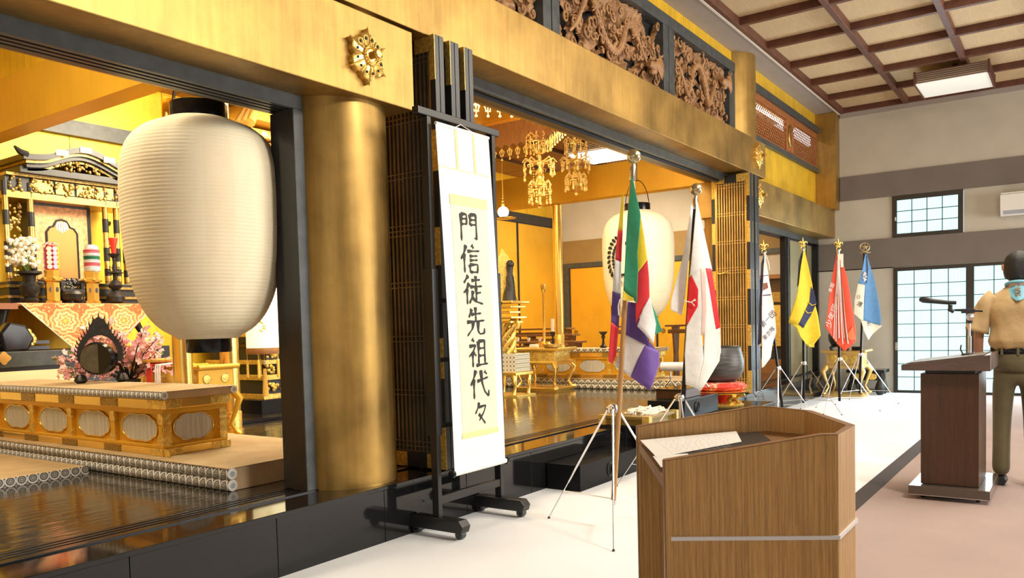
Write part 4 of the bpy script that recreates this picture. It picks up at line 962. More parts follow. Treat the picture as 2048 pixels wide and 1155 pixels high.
# ------------------------------------------------------------------ far gold table with urn, black low stand
def cabriole_table(name, lab, c, wx, wy, H_, mat_, drawer_mat, base=True, group=None, s=1.0):
    g = thing(name, lab, 'table', c, 0, group); x, y, z = c; ax, ay = wx/2, wy/2
    MB().box(x-ax, y-ay, z+H_-.035, x+ax, y+ay, z+H_).build('table_top', mat_, g, bevel=.006)
    for sy_ in (-1, 1): MB().tube([(x-ax, y+sy_*(ay+.01), z+H_-.012), (x+ax, y+sy_*(ay+.01), z+H_-.012)], .022, 10).build('scroll_edge', mat_, g, smooth=50)
    MB().box(x-ax*.86, y-ay*.84, z+H_*.70, x+ax*.86, y+ay*.84, z+H_-.035).build('apron', drawer_mat, g, bevel=.004)
    MB().box(x-ax*.95, y-ay*.95, z+H_*.62, x+ax*.95, y+ay*.95, z+H_*.70).build('waist_moulding', mat_, g, bevel=.012)
    for (xf, sx) in ((x-ax*.865, -1),):
        for k in (-1, 0, 1): MB().lathe([(.0, -.006), (.05*s, -.004), (.06*s, 0)], (xf, y+k*ay*.5, z+H_*.83), 14, 'x').build('medallion', BRASSR, g)
    for k in (-1, 1): MB().lathe([(.0, -.006), (.045*s, -.004), (.055*s, 0)], (x+k*ax*.45, y-ay*.845, z+H_*.83), 14, 'y').build('medallion', BRASSR, g)
    for sx in (-1, 1):
        for sy_ in (-1, 1):
            px_, py_ = x+sx*ax*.82, y+sy_*ay*.82; d = Vector((sx, sy_, 0))
            pts = [Vector((px_, py_, z+H_*.66))+d*.0, Vector((px_, py_, z+H_*.55))+d*.05*s, Vector((px_, py_, z+H_*.40))+d*.02*s, Vector((px_, py_, z+H_*.22))-d*.02*s, Vector((px_, py_, z+H_*.10))+d*.02*s, Vector((px_, py_, z+.05))+d*.05*s]
            MB().tube(pts, [.045*s, .042*s, .026*s, .018*s, .022*s, .03*s], 10).build('leg', mat_, g, smooth=60)
    if base: MB().box(x-ax, y-ay, z+.02, x+ax, y+ay, z+.055).build('stretcher_base', mat_, g, bevel=.008); MB().box(x-ax*.96, y-ay*.96, z, x+ax*.96, y+ay*.96, z+.022).build('foot_board', mat_, g)
    return g
cabriole_table('altar_table', 'gold table with bowed legs standing on the white carpet by the far wall', (13.80, 2.97, .006), .58, .60, .735, GOLDT, GOLDT)
u_ = thing('urn', 'dark bronze urn on the gold table behind the red flag', 'urn', (13.78, 3.06, .741))
MB().lathe([(.05, .05), (.13, .07), (.175, .16), (.18, .24), (.15, .32), (.11, .36), (.12, .40), (.165, .42), (.15, .43)], (13.78, 3.06, .741), 28).build('body', IRON, u_, smooth=50)
for k in range(3): MB().tube([(13.78+.09*math.cos(2.1*k), 3.06+.09*math.sin(2.1*k), .82), (13.78+.15*math.cos(2.1*k), 3.06+.15*math.sin(2.1*k), .78), (13.78+.13*math.cos(2.1*k), 3.06+.13*math.sin(2.1*k), .742)], [.03, .025, .03], 8).build('leg', IRON, u_, smooth=60)
bb = thing('offering_box', 'small black box on the right end of the gold table', 'box', (13.66, 2.78, .741)); MB().box(13.58, 2.73, .741, 13.74, 2.85, .795).build('body', BLACK, bb, bevel=.003); MB().box(13.57, 2.72, .795, 13.75, 2.86, .80).build('lid', BLACK, bb)
ls = thing('low_stand', 'black lacquer stand with round feet between gold table and glazed door', 'stand', (14.3, 2.75, 0))
MB().box(14.08, 2.47, .36, 14.50, 3.04, .41).build('top', BLACK, ls, bevel=.004); MB().box(14.12, 2.52, .24, 14.46, 3.0, .36).build('apron', BLACK, ls, bevel=.004)
for yy in (2.66, 2.88): MB().lathe([(.0, -.004), (.05, -.003), (.055, 0)], (14.118, yy, .30), 16, 'x', 1.3).build('gold_ring', BRASSR, ls)
for y_ in (2.55, 2.97):
    for x_ in (14.16, 14.42): MB().lathe([(.03, .006), (.06, .03), (.075, .12), (.05, .2), (.03, .24)], (x_, y_, 0), 16).build('foot', IRON, ls, smooth=50)

# ------------------------------------------------------------------ things on the stage edge of the middle bay
tt = thing('tray_table', 'low gold lacquer tray table with chased corners at the stage edge', 'table', (6.85, 3.3, .34))
MB().box(6.50, 3.02, .415, 7.16, 3.50, .445).build('tray_top', P('old_gold_lacquer', (.30, .20, .06), .3, .5), tt, bevel=.003)
MB().box(6.53, 3.05, .36, 7.13, 3.47, .415).build('apron', P('olive_gold', (.33, .24, .07), .3, .6), tt)
for x_ in (6.50, 7.10):
    for y_ in (3.015, 3.44): MB().box(x_-.003, y_-.003, .36, x_+.063, y_+.063, .448).build('chased_corner', BRASSR, tt)
MB().box(6.50, 3.02, .338, 7.16, 3.50, .362).build('foot_rim', BLACK, tt)
bd = thing('prayer_cloth', 'folded white braided cord lying on the low gold tray table', 'cloth', (6.8, 3.2, .445))
rnd = random.Random(5); m = MB()
for k in range(13):
    y0 = 3.09+.018*k; m.tube([(6.62+.44*t_/9+.01*math.sin(k), y0+.03*math.sin(t_*1.4+k), .452+.012*(k % 3)+.008*math.sin(t_*2.1+k*1.7)) for t_ in range(10)], .010, 6)
m.build('braid', F['cream'], bd, smooth=60)
ring_box((7.22, 3.02, .337, 8.20, 3.36, .515), 'black lacquer box with ring holes on the low platform behind the disc flag', 7.62)
wb = thing('stage_box', 'small red-brown wooden box on top of the black lacquer box', 'box', (7.62, 3.22, .515)); MB().box(7.42, 3.10, .517, 7.92, 3.36, .60).build('body', DWOOD, wb, bevel=.003); MB().box(7.41, 3.09, .60, 7.93, 3.37, .612).build('lid', BLACK, wb)
ro = thing('mallet', 'thick white-wrapped gong mallet lying on two chrome rests', 'mallet', (7.72, 3.22, .60))
MB().cyl((7.72, 3.43, .815), (7.74, 3.16, .815), .045, 18).build('wrapped_head', F['jpwhite'], ro, smooth=40); MB().cyl((7.74, 3.16, .815), (7.75, 3.08, .815), .042, 18, .03).build('gold_cap', GOLD, ro, smooth=40); MB().cyl((7.75, 3.08, .815), (7.77, 2.92, .80), .014, 10).build('handle', BLACK, ro)
for y_ in (3.34, 3.0): MB().tube([(7.73, y_-.06, .614), (7.73, y_-.02, .66), (7.73, y_, .68), (7.73, y_, .765)], [.01, .008, .009, .007], 8).tube([(7.73, y_+.06, .614), (7.73, y_+.02, .66), (7.73, y_, .68)], [.01, .008, .009], 8).build('rest', STEEL, ro, smooth=50)
G0 = (8.62, 3.17)
gs = thing('gong_stand', 'round gilded lotus stand under the red cushion', 'stand', (*G0, .337))
MB().lathe([(.26, 0), (.27, .02), (.24, .035), (.21, .04)], (*G0, .337), 40).build('foot_ring', BRASSR, gs, smooth=40)
for k in range(8):
    a = 2*PI*k/8+.2; MB().tube([(G0[0]+.23*math.cos(a), G0[1]+.23*math.sin(a), .37), (G0[0]+.17*math.cos(a), G0[1]+.17*math.sin(a), .42), (G0[0]+.27*math.cos(a), G0[1]+.27*math.sin(a), .475)], [.03, .022, .03], 10).build('strut', BRASSR, gs, smooth=60)
MB().lathe([(.05, .0), (.12, .05), (.15, .10), (.12, .14)], (*G0, .36), 24).build('red_core', RED, gs, smooth=60)
MB().lathe([(.27, 0), (.32, .012), (.335, .03), (.32, .035), (.0, .035)], (*G0, .475), 48).build('rim_plate', BRASS, gs, smooth=40)
t = NT('red_brocade'); t.set(Roughness=.55); n_ = t.noise(t.coord((1, 1, 1)), 11, 3); t.base(t.ramp(n_, [(.42, (.62, .03, .02)), (.50, (.75, .12, .07)), (.54, (.75, .6, .45)), (.60, (.7, .07, .04))])); REDB = t.m
cu = thing('cushion', 'round red brocade cushion between gong and gilded stand', 'cushion', (*G0, .51)); MB().lathe([(.0, 0), (.22, .0), (.29, .025), (.30, .05), (.28, .075), (.2, .095), (.0, .095)], (*G0, .51), 40).build('pad', REDB, cu, smooth=60)
gg = thing('bowl_gong', 'large dark bronze bowl gong resting on the red cushion', 'gong', (*G0, .60))
t = NT('hammered_bronze'); t.set(Roughness=.42, Metallic=.4); n_ = t.noise(t.coord((1, 1, 9)), 4, 4); t.base(t.ramp(n_, [(.35, (.045, .042, .04)), (.65, (.10, .095, .09))])); t.bump(n_, .2, .01); BRZ = t.m
MB().lathe([(.0, .0), (.16, .005), (.235, .05), (.268, .13), (.272, .22), (.255, .31), (.235, .375), (.245, .385), (.23, .39), (.215, .38), (.235, .30), (.25, .2), (.24, .1), (.15, .03), (.0, .02)], (*G0, .598), 56).build('bowl', BRZ, gg, smooth=50)
# ------------------------------------------------------------------ inner sanctum furniture
SILK = wood('silver_gauze_panel', (.60, .58, .50), (.22, .20, .15), (60, 60, .4), .35, .1)
BEADP = BRASSR
def bench(dx, y0, lab, bord_lo, bord_up, yend=8.7, lx=2.935, lw=1.07):
    g = thing('altar_platform', lab, 'platform', (3.3+dx, (y0+yend)/2, .34))
    X = lambda v: v+dx
    a = X(lx)
    MB().box(a+.035, y0+.004, .341, a+lw, yend, .474).build('lower_mat_core', TATAMIE, g, bevel=.004)
    MB().box(a+.005, y0, .474, a+lw, yend, .478).build('lower_mat_top', TATAMI, g)
    for z in (.3745, .443): MB().cyl((a+.034, y0-.002, z), (a+.034, yend, z), .0345, 18).build('mat_border_roll', bord_lo, g, smooth=50)
    for z in (.3745, .443):
        MB().lathe([(.0, -.002), (.032, -.002), (.034, 0)], (a+.034, y0-.003, z), 24, 'y').build('roll_end', WHITEBORD, g)
        MB().lathe([(.0, -.003), (.017, -.003)], (a+.034, y0-.0035, z), 16, 'y').build('roll_end_motif', GREYMOT, g)
    b0, b1 = X(3.045), X(3.53); ys = y0+.80
    z0, z1 = .478, .855
    MB().box(b0+.03, ys+.03, z0, b1-.03, yend, z1).build('core', GOLDIN, g)
    MB().box(b0-.01, ys-.01, z0, b1+.01, yend, z0+.05).build('base_moulding', BRASS, g, bevel=.006)
    MB().box(b0-.004, ys-.004, z0+.05, b1+.004, yend, z0+.07).build('base_moulding', GOLDIN, g, bevel=.004)
    MB().box(b0, ys, .75, b1, yend, .785).build('top_moulding', GOLDIN, g, bevel=.004)
    MB().box(b0-.02, ys-.02, .785, b1+.02, yend, .852).build('top_moulding', BRASS, g, bevel=.005)
    n = int((yend-ys)/.58)
    for k in range(n+1):
        y = ys+.58*k; MB().box(b0-.002, y, z0+.07, b0+.035, y+.055, .75).build('post', GOLDIN, g, bevel=.003)
        for zz in (z0+.10, .72): MB().box(b0-.005, y-.002, zz-.035, b0+.01, y+.057, zz+.035).build('chased_fitting', BRASSR, g)
        MB().box(b0-.025, y-.08, .79, b0-.018, y+.13, .847).build('chased_fitting', DKGOLD if k else BRASSR, g)
        MB().box(b0-.014, y-.08, z0+.002, b0-.008, y+.13, z0+.048).build('chased_fitting', DKGOLD if k else BRASSR, g)
        if k < n: cloud_panel(g, b0+.028, y+.055, y+.58, 'x')
    for x in (b0, b1-.055):
        MB().box(x, ys-.002, z0+.07, x+.055, ys+.035, .75).build('post', BRASS, g, bevel=.003)
        for zz in (z0+.10, .65, .72): MB().box(x-.002, ys-.005, zz-(.035 if zz != .65 else .018), x+.057, ys+.01, zz+(.035 if zz != .65 else .018)).build('chased_fitting', BRASSR, g)
    for x in (b0-.02, b1-.13): MB().box(x, ys-.025, .79, x+.15, ys-.018, .847).build('chased_fitting', BRASSR, g); MB().box(x, ys-.014, z0+.002, x+.15, ys-.008, z0+.048).build('chased_fitting', BRASSR, g)
    cloud_panel(g, ys+.028, b0+.055, b1-.055, 'y')
    a = b0-.045
    MB().box(a+.03, ys-.055, .852, b1+.05, yend, .902).build('upper_mat_core', TATAMIE, g, bevel=.004)
    MB().box(a+.005, ys-.06, .902, b1+.052, yend, .905).build('upper_mat_top', TATAMI, g)
    for xx in (a+.026, b1+.03):
        MB().cyl((xx, ys-.06, .879), (xx, yend, .879), .0275, 16).build('mat_border_roll', bord_up, g, smooth=50)
        MB().lathe([(.0, -.002), (.026, -.002), (.027, 0)], (xx, ys-.061, .879), 20, 'y').build('roll_end', WHITEBORD, g)
        MB().lathe([(.0, -.003), (.014, -.003)], (xx, ys-.0615, .879), 16, 'y').build('roll_end_motif', GREYMOT, g)
    return g
WHITEBORD = P('white_border_cloth', (.74, .72, .66), .8); GREYMOT = P('grey_motif', (.40, .41, .42), .8)
def cloud_outline(w, h, n=64):
    pts = []
    for k in range(n):
        a = 2*PI*k/n; ca, sa = math.cos(a), math.sin(a)
        r = (abs(ca)**3.2+abs(sa)**3.2)**(-1/3.2)
        bump_ = 1+.05*math.cos(4*a)-.10*math.exp(-((abs(sa)-1)/.03)**2)*(1 if 1 else 0)-.05*math.exp(-((abs(abs(ca)-.72))/.06)**2)
        pts.append((w/2*r*ca*bump_, h/2*r*sa*bump_))
    return pts
def cloud_panel(g, d, a, b, ax):
    w, h, zc = (b-a)*.78, .185, .652; mid = (a+b)/2; pts = cloud_outline(w, h)
    def q(p, off): return (d-off, mid+p[0], zc+p[1]) if ax == 'x' else (mid+p[0], d-off, zc+p[1])
    m = MB(); m.add([q(p, .003) for p in pts], [tuple(range(len(pts)))[::(1 if ax == 'y' else -1)]]); pn = m.build('gauze_inlay', SILK, g)
    m = MB(); m.tube([Vector(q(p, .006)) for p in pts]+[Vector(q(pts[0], .006))], .0045, 6, False); m.build('inlay_rim', BRASS, pn, smooth=60)
bench(0, 4.04, 'gold altar platform with ring-bordered mats in the left bay', RINGY, RINGT, 7.56)
bench(7.42, 4.04, 'gold altar platform with lozenge-bordered mats right of the middle bay', LOZ, LOZ, 8.6, 2.80, .95)
m2 = thing('floor_mat', 'thin rush mat with ring border on the lacquer floor at far left', 'mat', (1.0, 6.5, .34))
MB().box(-.95, 5.46, .341, 2.86, 8.6, .395).build('mat_top', TATAMI, m2, bevel=.003); MB().box(-.95, 5.452, .341, 2.862, 5.46, .398).build('mat_border', RINGX, m2)
def pole(c, r, z0, z1, lab):
    g = thing('gold_pole', lab, 'pole', (c[0], c[1], z0)); MB().lathe([(r*1.25, z0), (r*1.25, z0+.04), (r, z0+.05), (r, z1)], (c[0], c[1], 0), 24).build('shaft', BRASS, g, smooth=40)
    MB().lathe([(r*1.06, z0+.05), (r*1.08, z0+.2), (r, z0+.21)], (c[0], c[1], 0), 24).build('base_sleeve', BRASSR, g, smooth=40)
pole((3.78, 5.70), .075, .341, 3.07, 'slender gold pole standing behind the left platform under the great lantern')
pole((4.7, 6.36), .085, .341, 4.1, 'slender gold pole on the floor behind the black cap of the great lantern')
pole((10.75, 6.44), .068, .906, 3.08, 'slender bright gold pole standing on the right platform')

# great paper lanterns
def paper_mat(name, seam):
    t = NT(name); t.set(Roughness=.75); o = t.sep(t.coord((1, 1, 1)))
    ang = t.math('ARCTAN2', o[1], o[0]); n = t.noise(t.coord((3, 3, 1)), 5, 4)
    k = t.math('FRACT', t.math('MULTIPLY_ADD', ang, 1.27, .3))
    st = t.math('ADD', t.math('MULTIPLY', n, .35), t.math('MULTIPLY', t.math('GREATER_THAN', k, .55), .10))
    t.base(t.ramp(st, [(.05, (.97, .87, .63)), (.3, (.92, .80, .56))])); t.set(Transmission_Weight=0)
    t.b.inputs['Subsurface Weight'].default_value = .15; t.b.inputs['Subsurface Radius'].default_value = (.1, .08, .05)
    t.bump(t.noise(t.coord((1, 1, 6)), 22, 3), .12, .01)
    return t.m
LPAP = paper_mat('lantern_paper', 1)
def lantern(c, R_, zt, zb, lab, ribs=62):
    g = thing('paper_lantern', lab, 'lantern', (c[0], c[1], zb)); H_ = zt-zb
    key = [(0, .36), (.012, .50), (.03, .64), (.06, .77), (.10, .875), (.15, .94), (.22, .985), (.34, 1.0), (.5, .99), (.62, .965), (.73, .915), (.82, .835), (.89, .735), (.94, .62), (.975, .49), (1, .33)]
    def rr(t_):
        for i in range(len(key)-1):
            if key[i][0] <= t_ <= key[i+1][0]:
                f_ = (t_-key[i][0])/(key[i+1][0]-key[i][0]); f_ = f_; return key[i][1]*(1-f_)+key[i+1][1]*f_
        return key[-1][1]
    prof = []; N = ribs*4
    for i in range(N+1):
        t_ = i/N; sm = sum(rr(min(1, max(0, t_+d))) for d in (-.02, -.01, 0, .01, .02))/5
        prof.append((R_*sm-.0020*(1-abs(math.sin(PI*ribs*t_))**.6), zt-H_*t_-c[2]))
    prof = prof[::-1]
    m = MB(); m.lathe([(r_, z_) for r_, z_ in prof], (0, 0, 0), 72)
    b = m.build('paper_body', LPAP, g, local=True, smooth=70); b.location = (0, 0, c[2]-zb)
    MB().lathe([(R_*.34, zt-.03), (R_*.355, zt), (R_*.355, zt+.095), (R_*.33, zt+.10), (R_*.31, zt+.09), (R_*.31, zt-.03)], (c[0], c[1], 0), 40).build('top_cap', BLACK, g, smooth=40)
    MB().lathe([(R_*.25, zb+.02), (R_*.25, zb-.075), (R_*.275, zb-.08), (R_*.285, zb-.07), (R_*.285, zb+.02)], (c[0], c[1], 0), 40).build('bottom_ring', BLACK, g, smooth=40)
    pts = [Vector((c[0], c[1], zt+.05))+EX*R_*.33*math.cos(PI*k/12)+Vector((0, 0, R_*.75*math.sin(PI*k/12))) for k in range(13)]
    h = MB()
    for i in range(12): h.bar(pts[i], pts[i+1], .006, .03, up=EN)
    h.build('handle', BLACK, g)
    MB().cyl((c[0], c[1], zt+.05+R_*.72), (c[0], c[1], 4.12), .006, 8).build('hanging_wire', BLACKM, g)
    return g
lantern((2.965, 4.2, 1.88), .455, 2.515, 1.24, 'great cream paper lantern hanging in the left bay')
L2 = lantern((9.98, 4.74, 2.03), .475, 2.735, 1.30, 'cream paper lantern with a black wisteria crest behind the flags', 66)
def l2p(du, dz, off=.012):
    th0 = math.atan2(-4.74, -9.98)-.42            # crest faces the hall entrance side
    a = th0-du/.475; t_ = (2.735-(2.08+dz))/1.435; r_ = .475*(1.0 if .2 < t_ < .6 else .985)+off
    return Vector((9.98+r_*math.cos(a), 4.74+r_*math.sin(a), 2.08+dz))
m = MB(); CR = P('crest_ink', (.012, .012, .012), .7)
for s_ in (-1, 1):
    for k in range(13):
        a = PI/2-.25-k*.215; cx_, cz_ = s_*.175*math.cos(a), .24*math.sin(a)
        tx, tz = math.sin(a)*s_, -math.cos(a); ln = .052*(1-.02*k)
        for sd in (1, -1):
            nx_, nz_ = (math.cos(a)*s_*sd*.9+tx*.55), (math.sin(a)*sd*.9+tz*.55); L0 = Vector((cx_, cz_))+Vector((nx_, nz_))*.008; L1 = Vector((cx_, cz_))+Vector((nx_, nz_))*(.085 if sd > 0 else .062)
            d_ = (L1-L0); pr_ = Vector((-d_.y, d_.x)).normalized()
            ring_ = [L0, L0+d_*.3+pr_*.015, L0+d_*.75+pr_*.021, L1+pr_*.008, L1-pr_*.008, L0+d_*.75-pr_*.021, L0+d_*.3-pr_*.015]
            m.add([l2p(p_.x, p_.y) for p_ in ring_], [tuple(range(7))])
m.build('wisteria_crest', CR, L2, kind='stuff')

# ---------------------------------------------------------------- side altar at the left
SHG = P('shrine_gold', (.50, .34, .10), .3, .8, .2, 20); SHGR = P('shrine_carved_gold', (.42, .29, .09), .4, .7, .5, 45, .5, 90)
sh = thing('shrine', 'black and gold miniature shrine with curved gable roof at far left', 'shrine', (4.35, 8.45, 1.85))
MB().box(3.66, 8.25, 1.60, 5.02, 8.68, 1.82).build('base_plinth', BLACKM, sh, bevel=.006)
for z in (1.66, 1.76): MB().box(3.64, 8.23, z, 5.04, 8.69, z+.025).build('plinth_moulding', SHGR, sh)
MB().box(3.98, 8.50, 1.82, 4.62, 8.66, 2.66).build('cabinet_body', BLACKM, sh)
BRC2 = P('peach_brocade', (.80, .42, .20), .6, 0, .35, 26)
MB().prism([(-.27, 1.86), (.27, 1.86), (.27, 2.60), (-.27, 2.60)], (4.30, 8.50, 0), (1, 0, 0), (0, 0, 1), .02).build('brocade_surround', BRC2, sh)
arch = [(-.155, 1.88), (.155, 1.88), (.155, 2.34), (.12, 2.39), (.085, 2.40), (.05, 2.46), (0, 2.475), (-.05, 2.46), (-.085, 2.40), (-.12, 2.39), (-.155, 2.34)]
MB().prism(arch, (4.30, 8.478, 0), (1, 0, 0), (0, 0, 1), .006).build('arched_niche', P('amber_niche', (.50, .27, .06), .5), sh)
MB().tube([Vector((4.30+p[0], 8.476, p[1])) for p in arch[1:]+arch[:1]], .012, 8).build('arch_rim', BLACKM, sh)
for k in range(5): MB().prism([(0, 0), (.02, 0), (.02, -.11+.015*abs(k-2)), (0, -.11+.015*abs(k-2))], (4.24+.026*k, 8.47, 2.45), (1, 0, 0), (0, 0, 1), .002).build('paper_strip', WHITE, sh)
for x in (3.70, 3.93, 4.68, 4.80, 4.95):
    c0 = MB().lathe([(.030, 1.82), (.033, 1.90), (.028, 1.91), (.028, 2.78)], (x, 8.32 if x < 4.9 else 8.42, 0), 16).build('column', SHG, sh, smooth=40)
    for z in (1.84, 2.06, 2.36, 2.64): MB().lathe([(.031, 0), (.031, .14)], (x, 8.32 if x < 4.9 else 8.42, z), 16).build('lacquer_sleeve', BLACKM, c0, smooth=40)
for z0_, z1_, m_, d_ in ((2.62, 2.69, SHG, 8.29), (2.69, 2.83, BLACKM, 8.31), (2.83, 2.86, SHGR, 8.27)): MB().box(3.70, d_, z0_, 4.95, 8.66, z1_).build('lintel', m_, sh, bevel=.003)
for k in range(4): MB().box(3.96+.21*k, 8.295, 2.70, 4.14+.21*k, 8.31, 2.82).build('openwork_panel', SHGR, sh)
rl = MB(); rnd = random.Random(11)
for k in range(110):
    x = 3.72+rnd.random()*1.2; z = 2.69+rnd.random()*.13; rl.ball((x, 8.292, z), .012+.010*rnd.random(), 6)
for k in range(90):
    x = rnd.choice((3.78, 3.84, 4.74))+rnd.uniform(-.03, .03); z = 1.86+rnd.random()*.74; rl.ball((x, 8.40, z), .012+.012*rnd.random(), 6)
rl.build('gilt_carving', SHGR, sh, kind='stuff')
# curved gable roof
def eave(x): s_ = (x-4.39)/.56; return 3.16-.05*min(1.6, abs(s_))**2*1.9+.085*max(0, abs(s_)-.62)**1.3*2.2-.03*(abs(s_) > .0)*0-.10*(1-math.exp(-(s_/.55)**2))
for off, th_, y_, mt in ((0, .055, 8.10, BLACKM), (-.055, .028, 8.13, SHGR), (-.085, .035, 8.16, BLACKM), (-.125, .022, 8.20, SHGR)):
    m = MB(); N = 40; w_ = .60+off*.6
    for i in range(N):
        xa, xb = 4.39-w_+2*w_*i/N, 4.39-w_+2*w_*(i+1)/N
        m.hexa([(xa, y_, eave(xa)+off-th_), (xb, y_, eave(xb)+off-th_), (xb, 8.7, eave(xb)+off-th_), (xa, 8.7, eave(xa)+off-th_)], [(xa, y_, eave(xa)+off), (xb, y_, eave(xb)+off), (xb, 8.7, eave(xb)+off), (xa, 8.7, eave(xa)+off)])
    m.build('roof_layer', mt, sh)
for s_ in (-1, 1): MB().tube([(4.39+s_*.56, 8.12, eave(4.39+.56)-.01), (4.39+s_*.63, 8.11, eave(4.39+.6)+.01), (4.39+s_*.68, 8.10, eave(4.39+.6)+.05)], [.035, .03, .012], 8).build('roof_tip', BLACKM, sh)
for x in (4.15, 4.39, 4.63): MB().box(x-.06, 8.092, eave(x)-.052, x+.06, 8.10, eave(x)+.004).build('roof_fitting', SHG, sh)
m = MB()
for k in range(50): m.ball((4.39+.27*rnd.uniform(-1, 1), 8.20, 2.93+.10*rnd.random()*1.0), .010+.012*rnd.random(), 6)
m.build('gable_carving', SHGR, sh, kind='stuff')
MB().box(3.80, 8.20, 2.86, 4.98, 8.66, 2.92).build('eave_beam', BLACKM, sh)
for s_ in (-1, 1): MB().bar((4.39+s_*.50, 8.25, 2.90), (4.39+s_*.50, 8.25, 3.02), .07, .07).build('bracket', SHGR, sh)

tb = thing('altar_table', 'altar table hung with an orange brocade cloth, left of the great lantern', 'table', (4.32, 8.2, .9))
MB().box(3.62, 8.02, 1.575, 5.02, 8.40, 1.605).build('table_top', P('orange_wood_top', (.55, .22, .05), .4), tb, bevel=.004)
MB().box(3.40, 8.00, 1.545, 3.62, 8.36, 1.60).build('top_end', P('brown_end_board', (.28, .10, .04), .5), tb)
for x in (3.60, 4.94): MB().tube([(x, 8.22, 1.57), (x-.05, 8.2, 1.42), (x+.03, 8.2, 1.28), (x-.02, 8.2, 1.17)], [.05, .045, .03, .05], 10).build('leg', BLACKM, tb, smooth=60)
MB().prism([(-.69, 0), (.69, 0), (.05, -.62), (-.02, -.62)][::-1], (4.33, 8.012, 1.60), (1, 0, 0), (0, 0, 1), .006).build('brocade_cloth', BROC, tb)
MB().tube([(3.64, 8.00, 1.60), (4.31, 8.00, .98), (5.02, 8.00, 1.60)], .006, 6).build('cloth_fringe', F['cream'], tb)
ds = thing('altar_dais', 'long black altar dais with gold bosses and white cloth front at far left', 'dais', (3.5, 8.3, .34))
MB().box(1.0, 7.62, .34, 3.93, 8.70, 1.155).box(3.93, 8.07, .34, 5.2, 8.70, 1.155).build('body', BLACKM, ds, bevel=.006)
MB().box(1.0, 7.58, 1.02, 3.86, 7.62, 1.16).build('front_board', DARKFR, ds, bevel=.006)
MB().box(1.0, 7.59, .60, 3.95, 7.618, .985).build('white_cloth_front', P('yellowish_white_cloth', (.78, .68, .42), .8), ds)
MB().prism([(.052*r_*math.cos(a), .052*r_*math.sin(a)) for a, r_ in [(2*PI*k/32, 1+.14*math.cos(4*2*PI*k/32)) for k in range(32)]], (3.285, 7.575, 1.105), (1, 0, 0), (0, 0, 1), .01).build('gold_boss', BRASS, ds)
MB().prism([(0, 0), (.20, 0), (.26, .11), (.19, .23), (.05, .26), (-.03, .16)], (3.30, 7.70, 1.16), (1, 0, 0), (0, 0, 1), .12).build('curved_leg', BLACK, ds, bevel=.02)
for z_ in (1.17, 1.22): MB().box(3.20, 7.66, z_, 3.72, 8.0, z_+.03).build('step_board', BLACK, ds)
m = MB(); 
for k in range(6): m.ball((3.56+.02*math.sin(k), 7.66, 1.22+.022*k), .035-.003*abs(k-3), 10)
m.build('gilt_lotus', BRASSR, ds)

def hexvase(c, lab):
    g = thing('offering_holder', lab, 'vase', c, 0, 'gold hexagonal offering holders')
    x, y, z = c
    MB().lathe([(.075, 0), (.082, .02), (.066, .03), (.066, .20), (.088, .215), (.088, .25), (.064, .255), (.070, .32)], c, 6, rot=.3).build('hexagon_body', BRASS, g)
    for k in range(6):
        a = .3+PI/6+2*PI*k/6; MB().lathe([(.0, -.003), (.014, -.002)], (x+.06*math.cos(a), y+.06*math.sin(a), z+.13), 10, 'y', 1, 1.8).build('window_hole', BLACKM, g)
    for k in range(6):
        a = .3+2*PI*k/6; MB().ball((x+.088*math.cos(a), y+.088*math.sin(a), z+.232), .016, 8).build('corner_knob', BRASS, g)
    return g
hexvase((3.985, 8.09, 1.605), 'gold hexagonal holder under the pink and white rice-cake stack')
hexvase((4.375, 8.09, 1.605), 'gold hexagonal holder under the striped rope-like offering')
of = thing('offering_stack', 'pink white and yellow stacked round rice cakes tied as a tower', 'offering', (3.99, 8.09, 1.93))
for a, mt, n_ in ((-2.3, 'white', 5), (-1.45, 'pink', 5), (-.6, 'yellow', 5), (.8, 'white', 5), (2.2, 'pink', 5)):
    MM = {'white': F['white'], 'pink': P('pink_ricecake', (.85, .33, .50), .6) if 'pink_ricecake' not in bpy.data.materials else bpy.data.materials['pink_ricecake'], 'yellow': Y2}[mt]
    for k in range(n_):
        p = Vector((3.99+.052*math.cos(a), 8.09+.052*math.sin(a), 1.955+.043*k)); MB().tube([p, p+Vector((.012*math.cos(a), .012*math.sin(a), 0))], .023, 14).build('rice_cake', MM, of)
MB().cyl((3.99, 8.09, 1.92), (3.99, 8.09, 2.16), .045, 16).build('inner_core', RED, of)
for a in (0, 1.2, 2.4, 3.6, 4.8): MB().tube([(3.99, 8.09, 2.15), (3.99+.04*math.cos(a), 8.09+.04*math.sin(a), 2.19), (3.99+.075*math.cos(a), 8.09+.075*math.sin(a), 2.165)], .006, 6).build('ribbon_loop', PINK, of)
of = thing('offering_stack', 'white pink and green striped rope-like offering tower', 'offering', (4.39, 8.09, 1.93))
seq = ['w', 'w', 'w', 'r', 'r', 'w', 'w', 'g', 'g', 'w', 'w', 'r', 'r', 'w', 'w', 'w']; MS = dict(w=F['white'], r=P('rose_ricecake', (.72, .12, .18), .6), g=P('green_ricecake', (.02, .16, .09), .6))
for k, s_ in enumerate(seq):
    r_ = .078 if k < 13 else .078-.012*(k-12); z = 1.93+.0165*k
    MB().lathe([(r_-.014, 0), (r_, .004), (r_, .012), (r_-.014, .0165)], (4.39, 8.09, z), 24).build('twisted_ring', MS[s_], of, smooth=60)
MB().cyl((4.39, 8.09, 1.92), (4.39, 8.09, 2.18), .062, 20).build('inner_core', F['white'], of)
cs = thing('candlestick', 'dark bronze candlestick with a flared red candle beside the lantern', 'candlestick', (4.63, 8.10, 1.605))
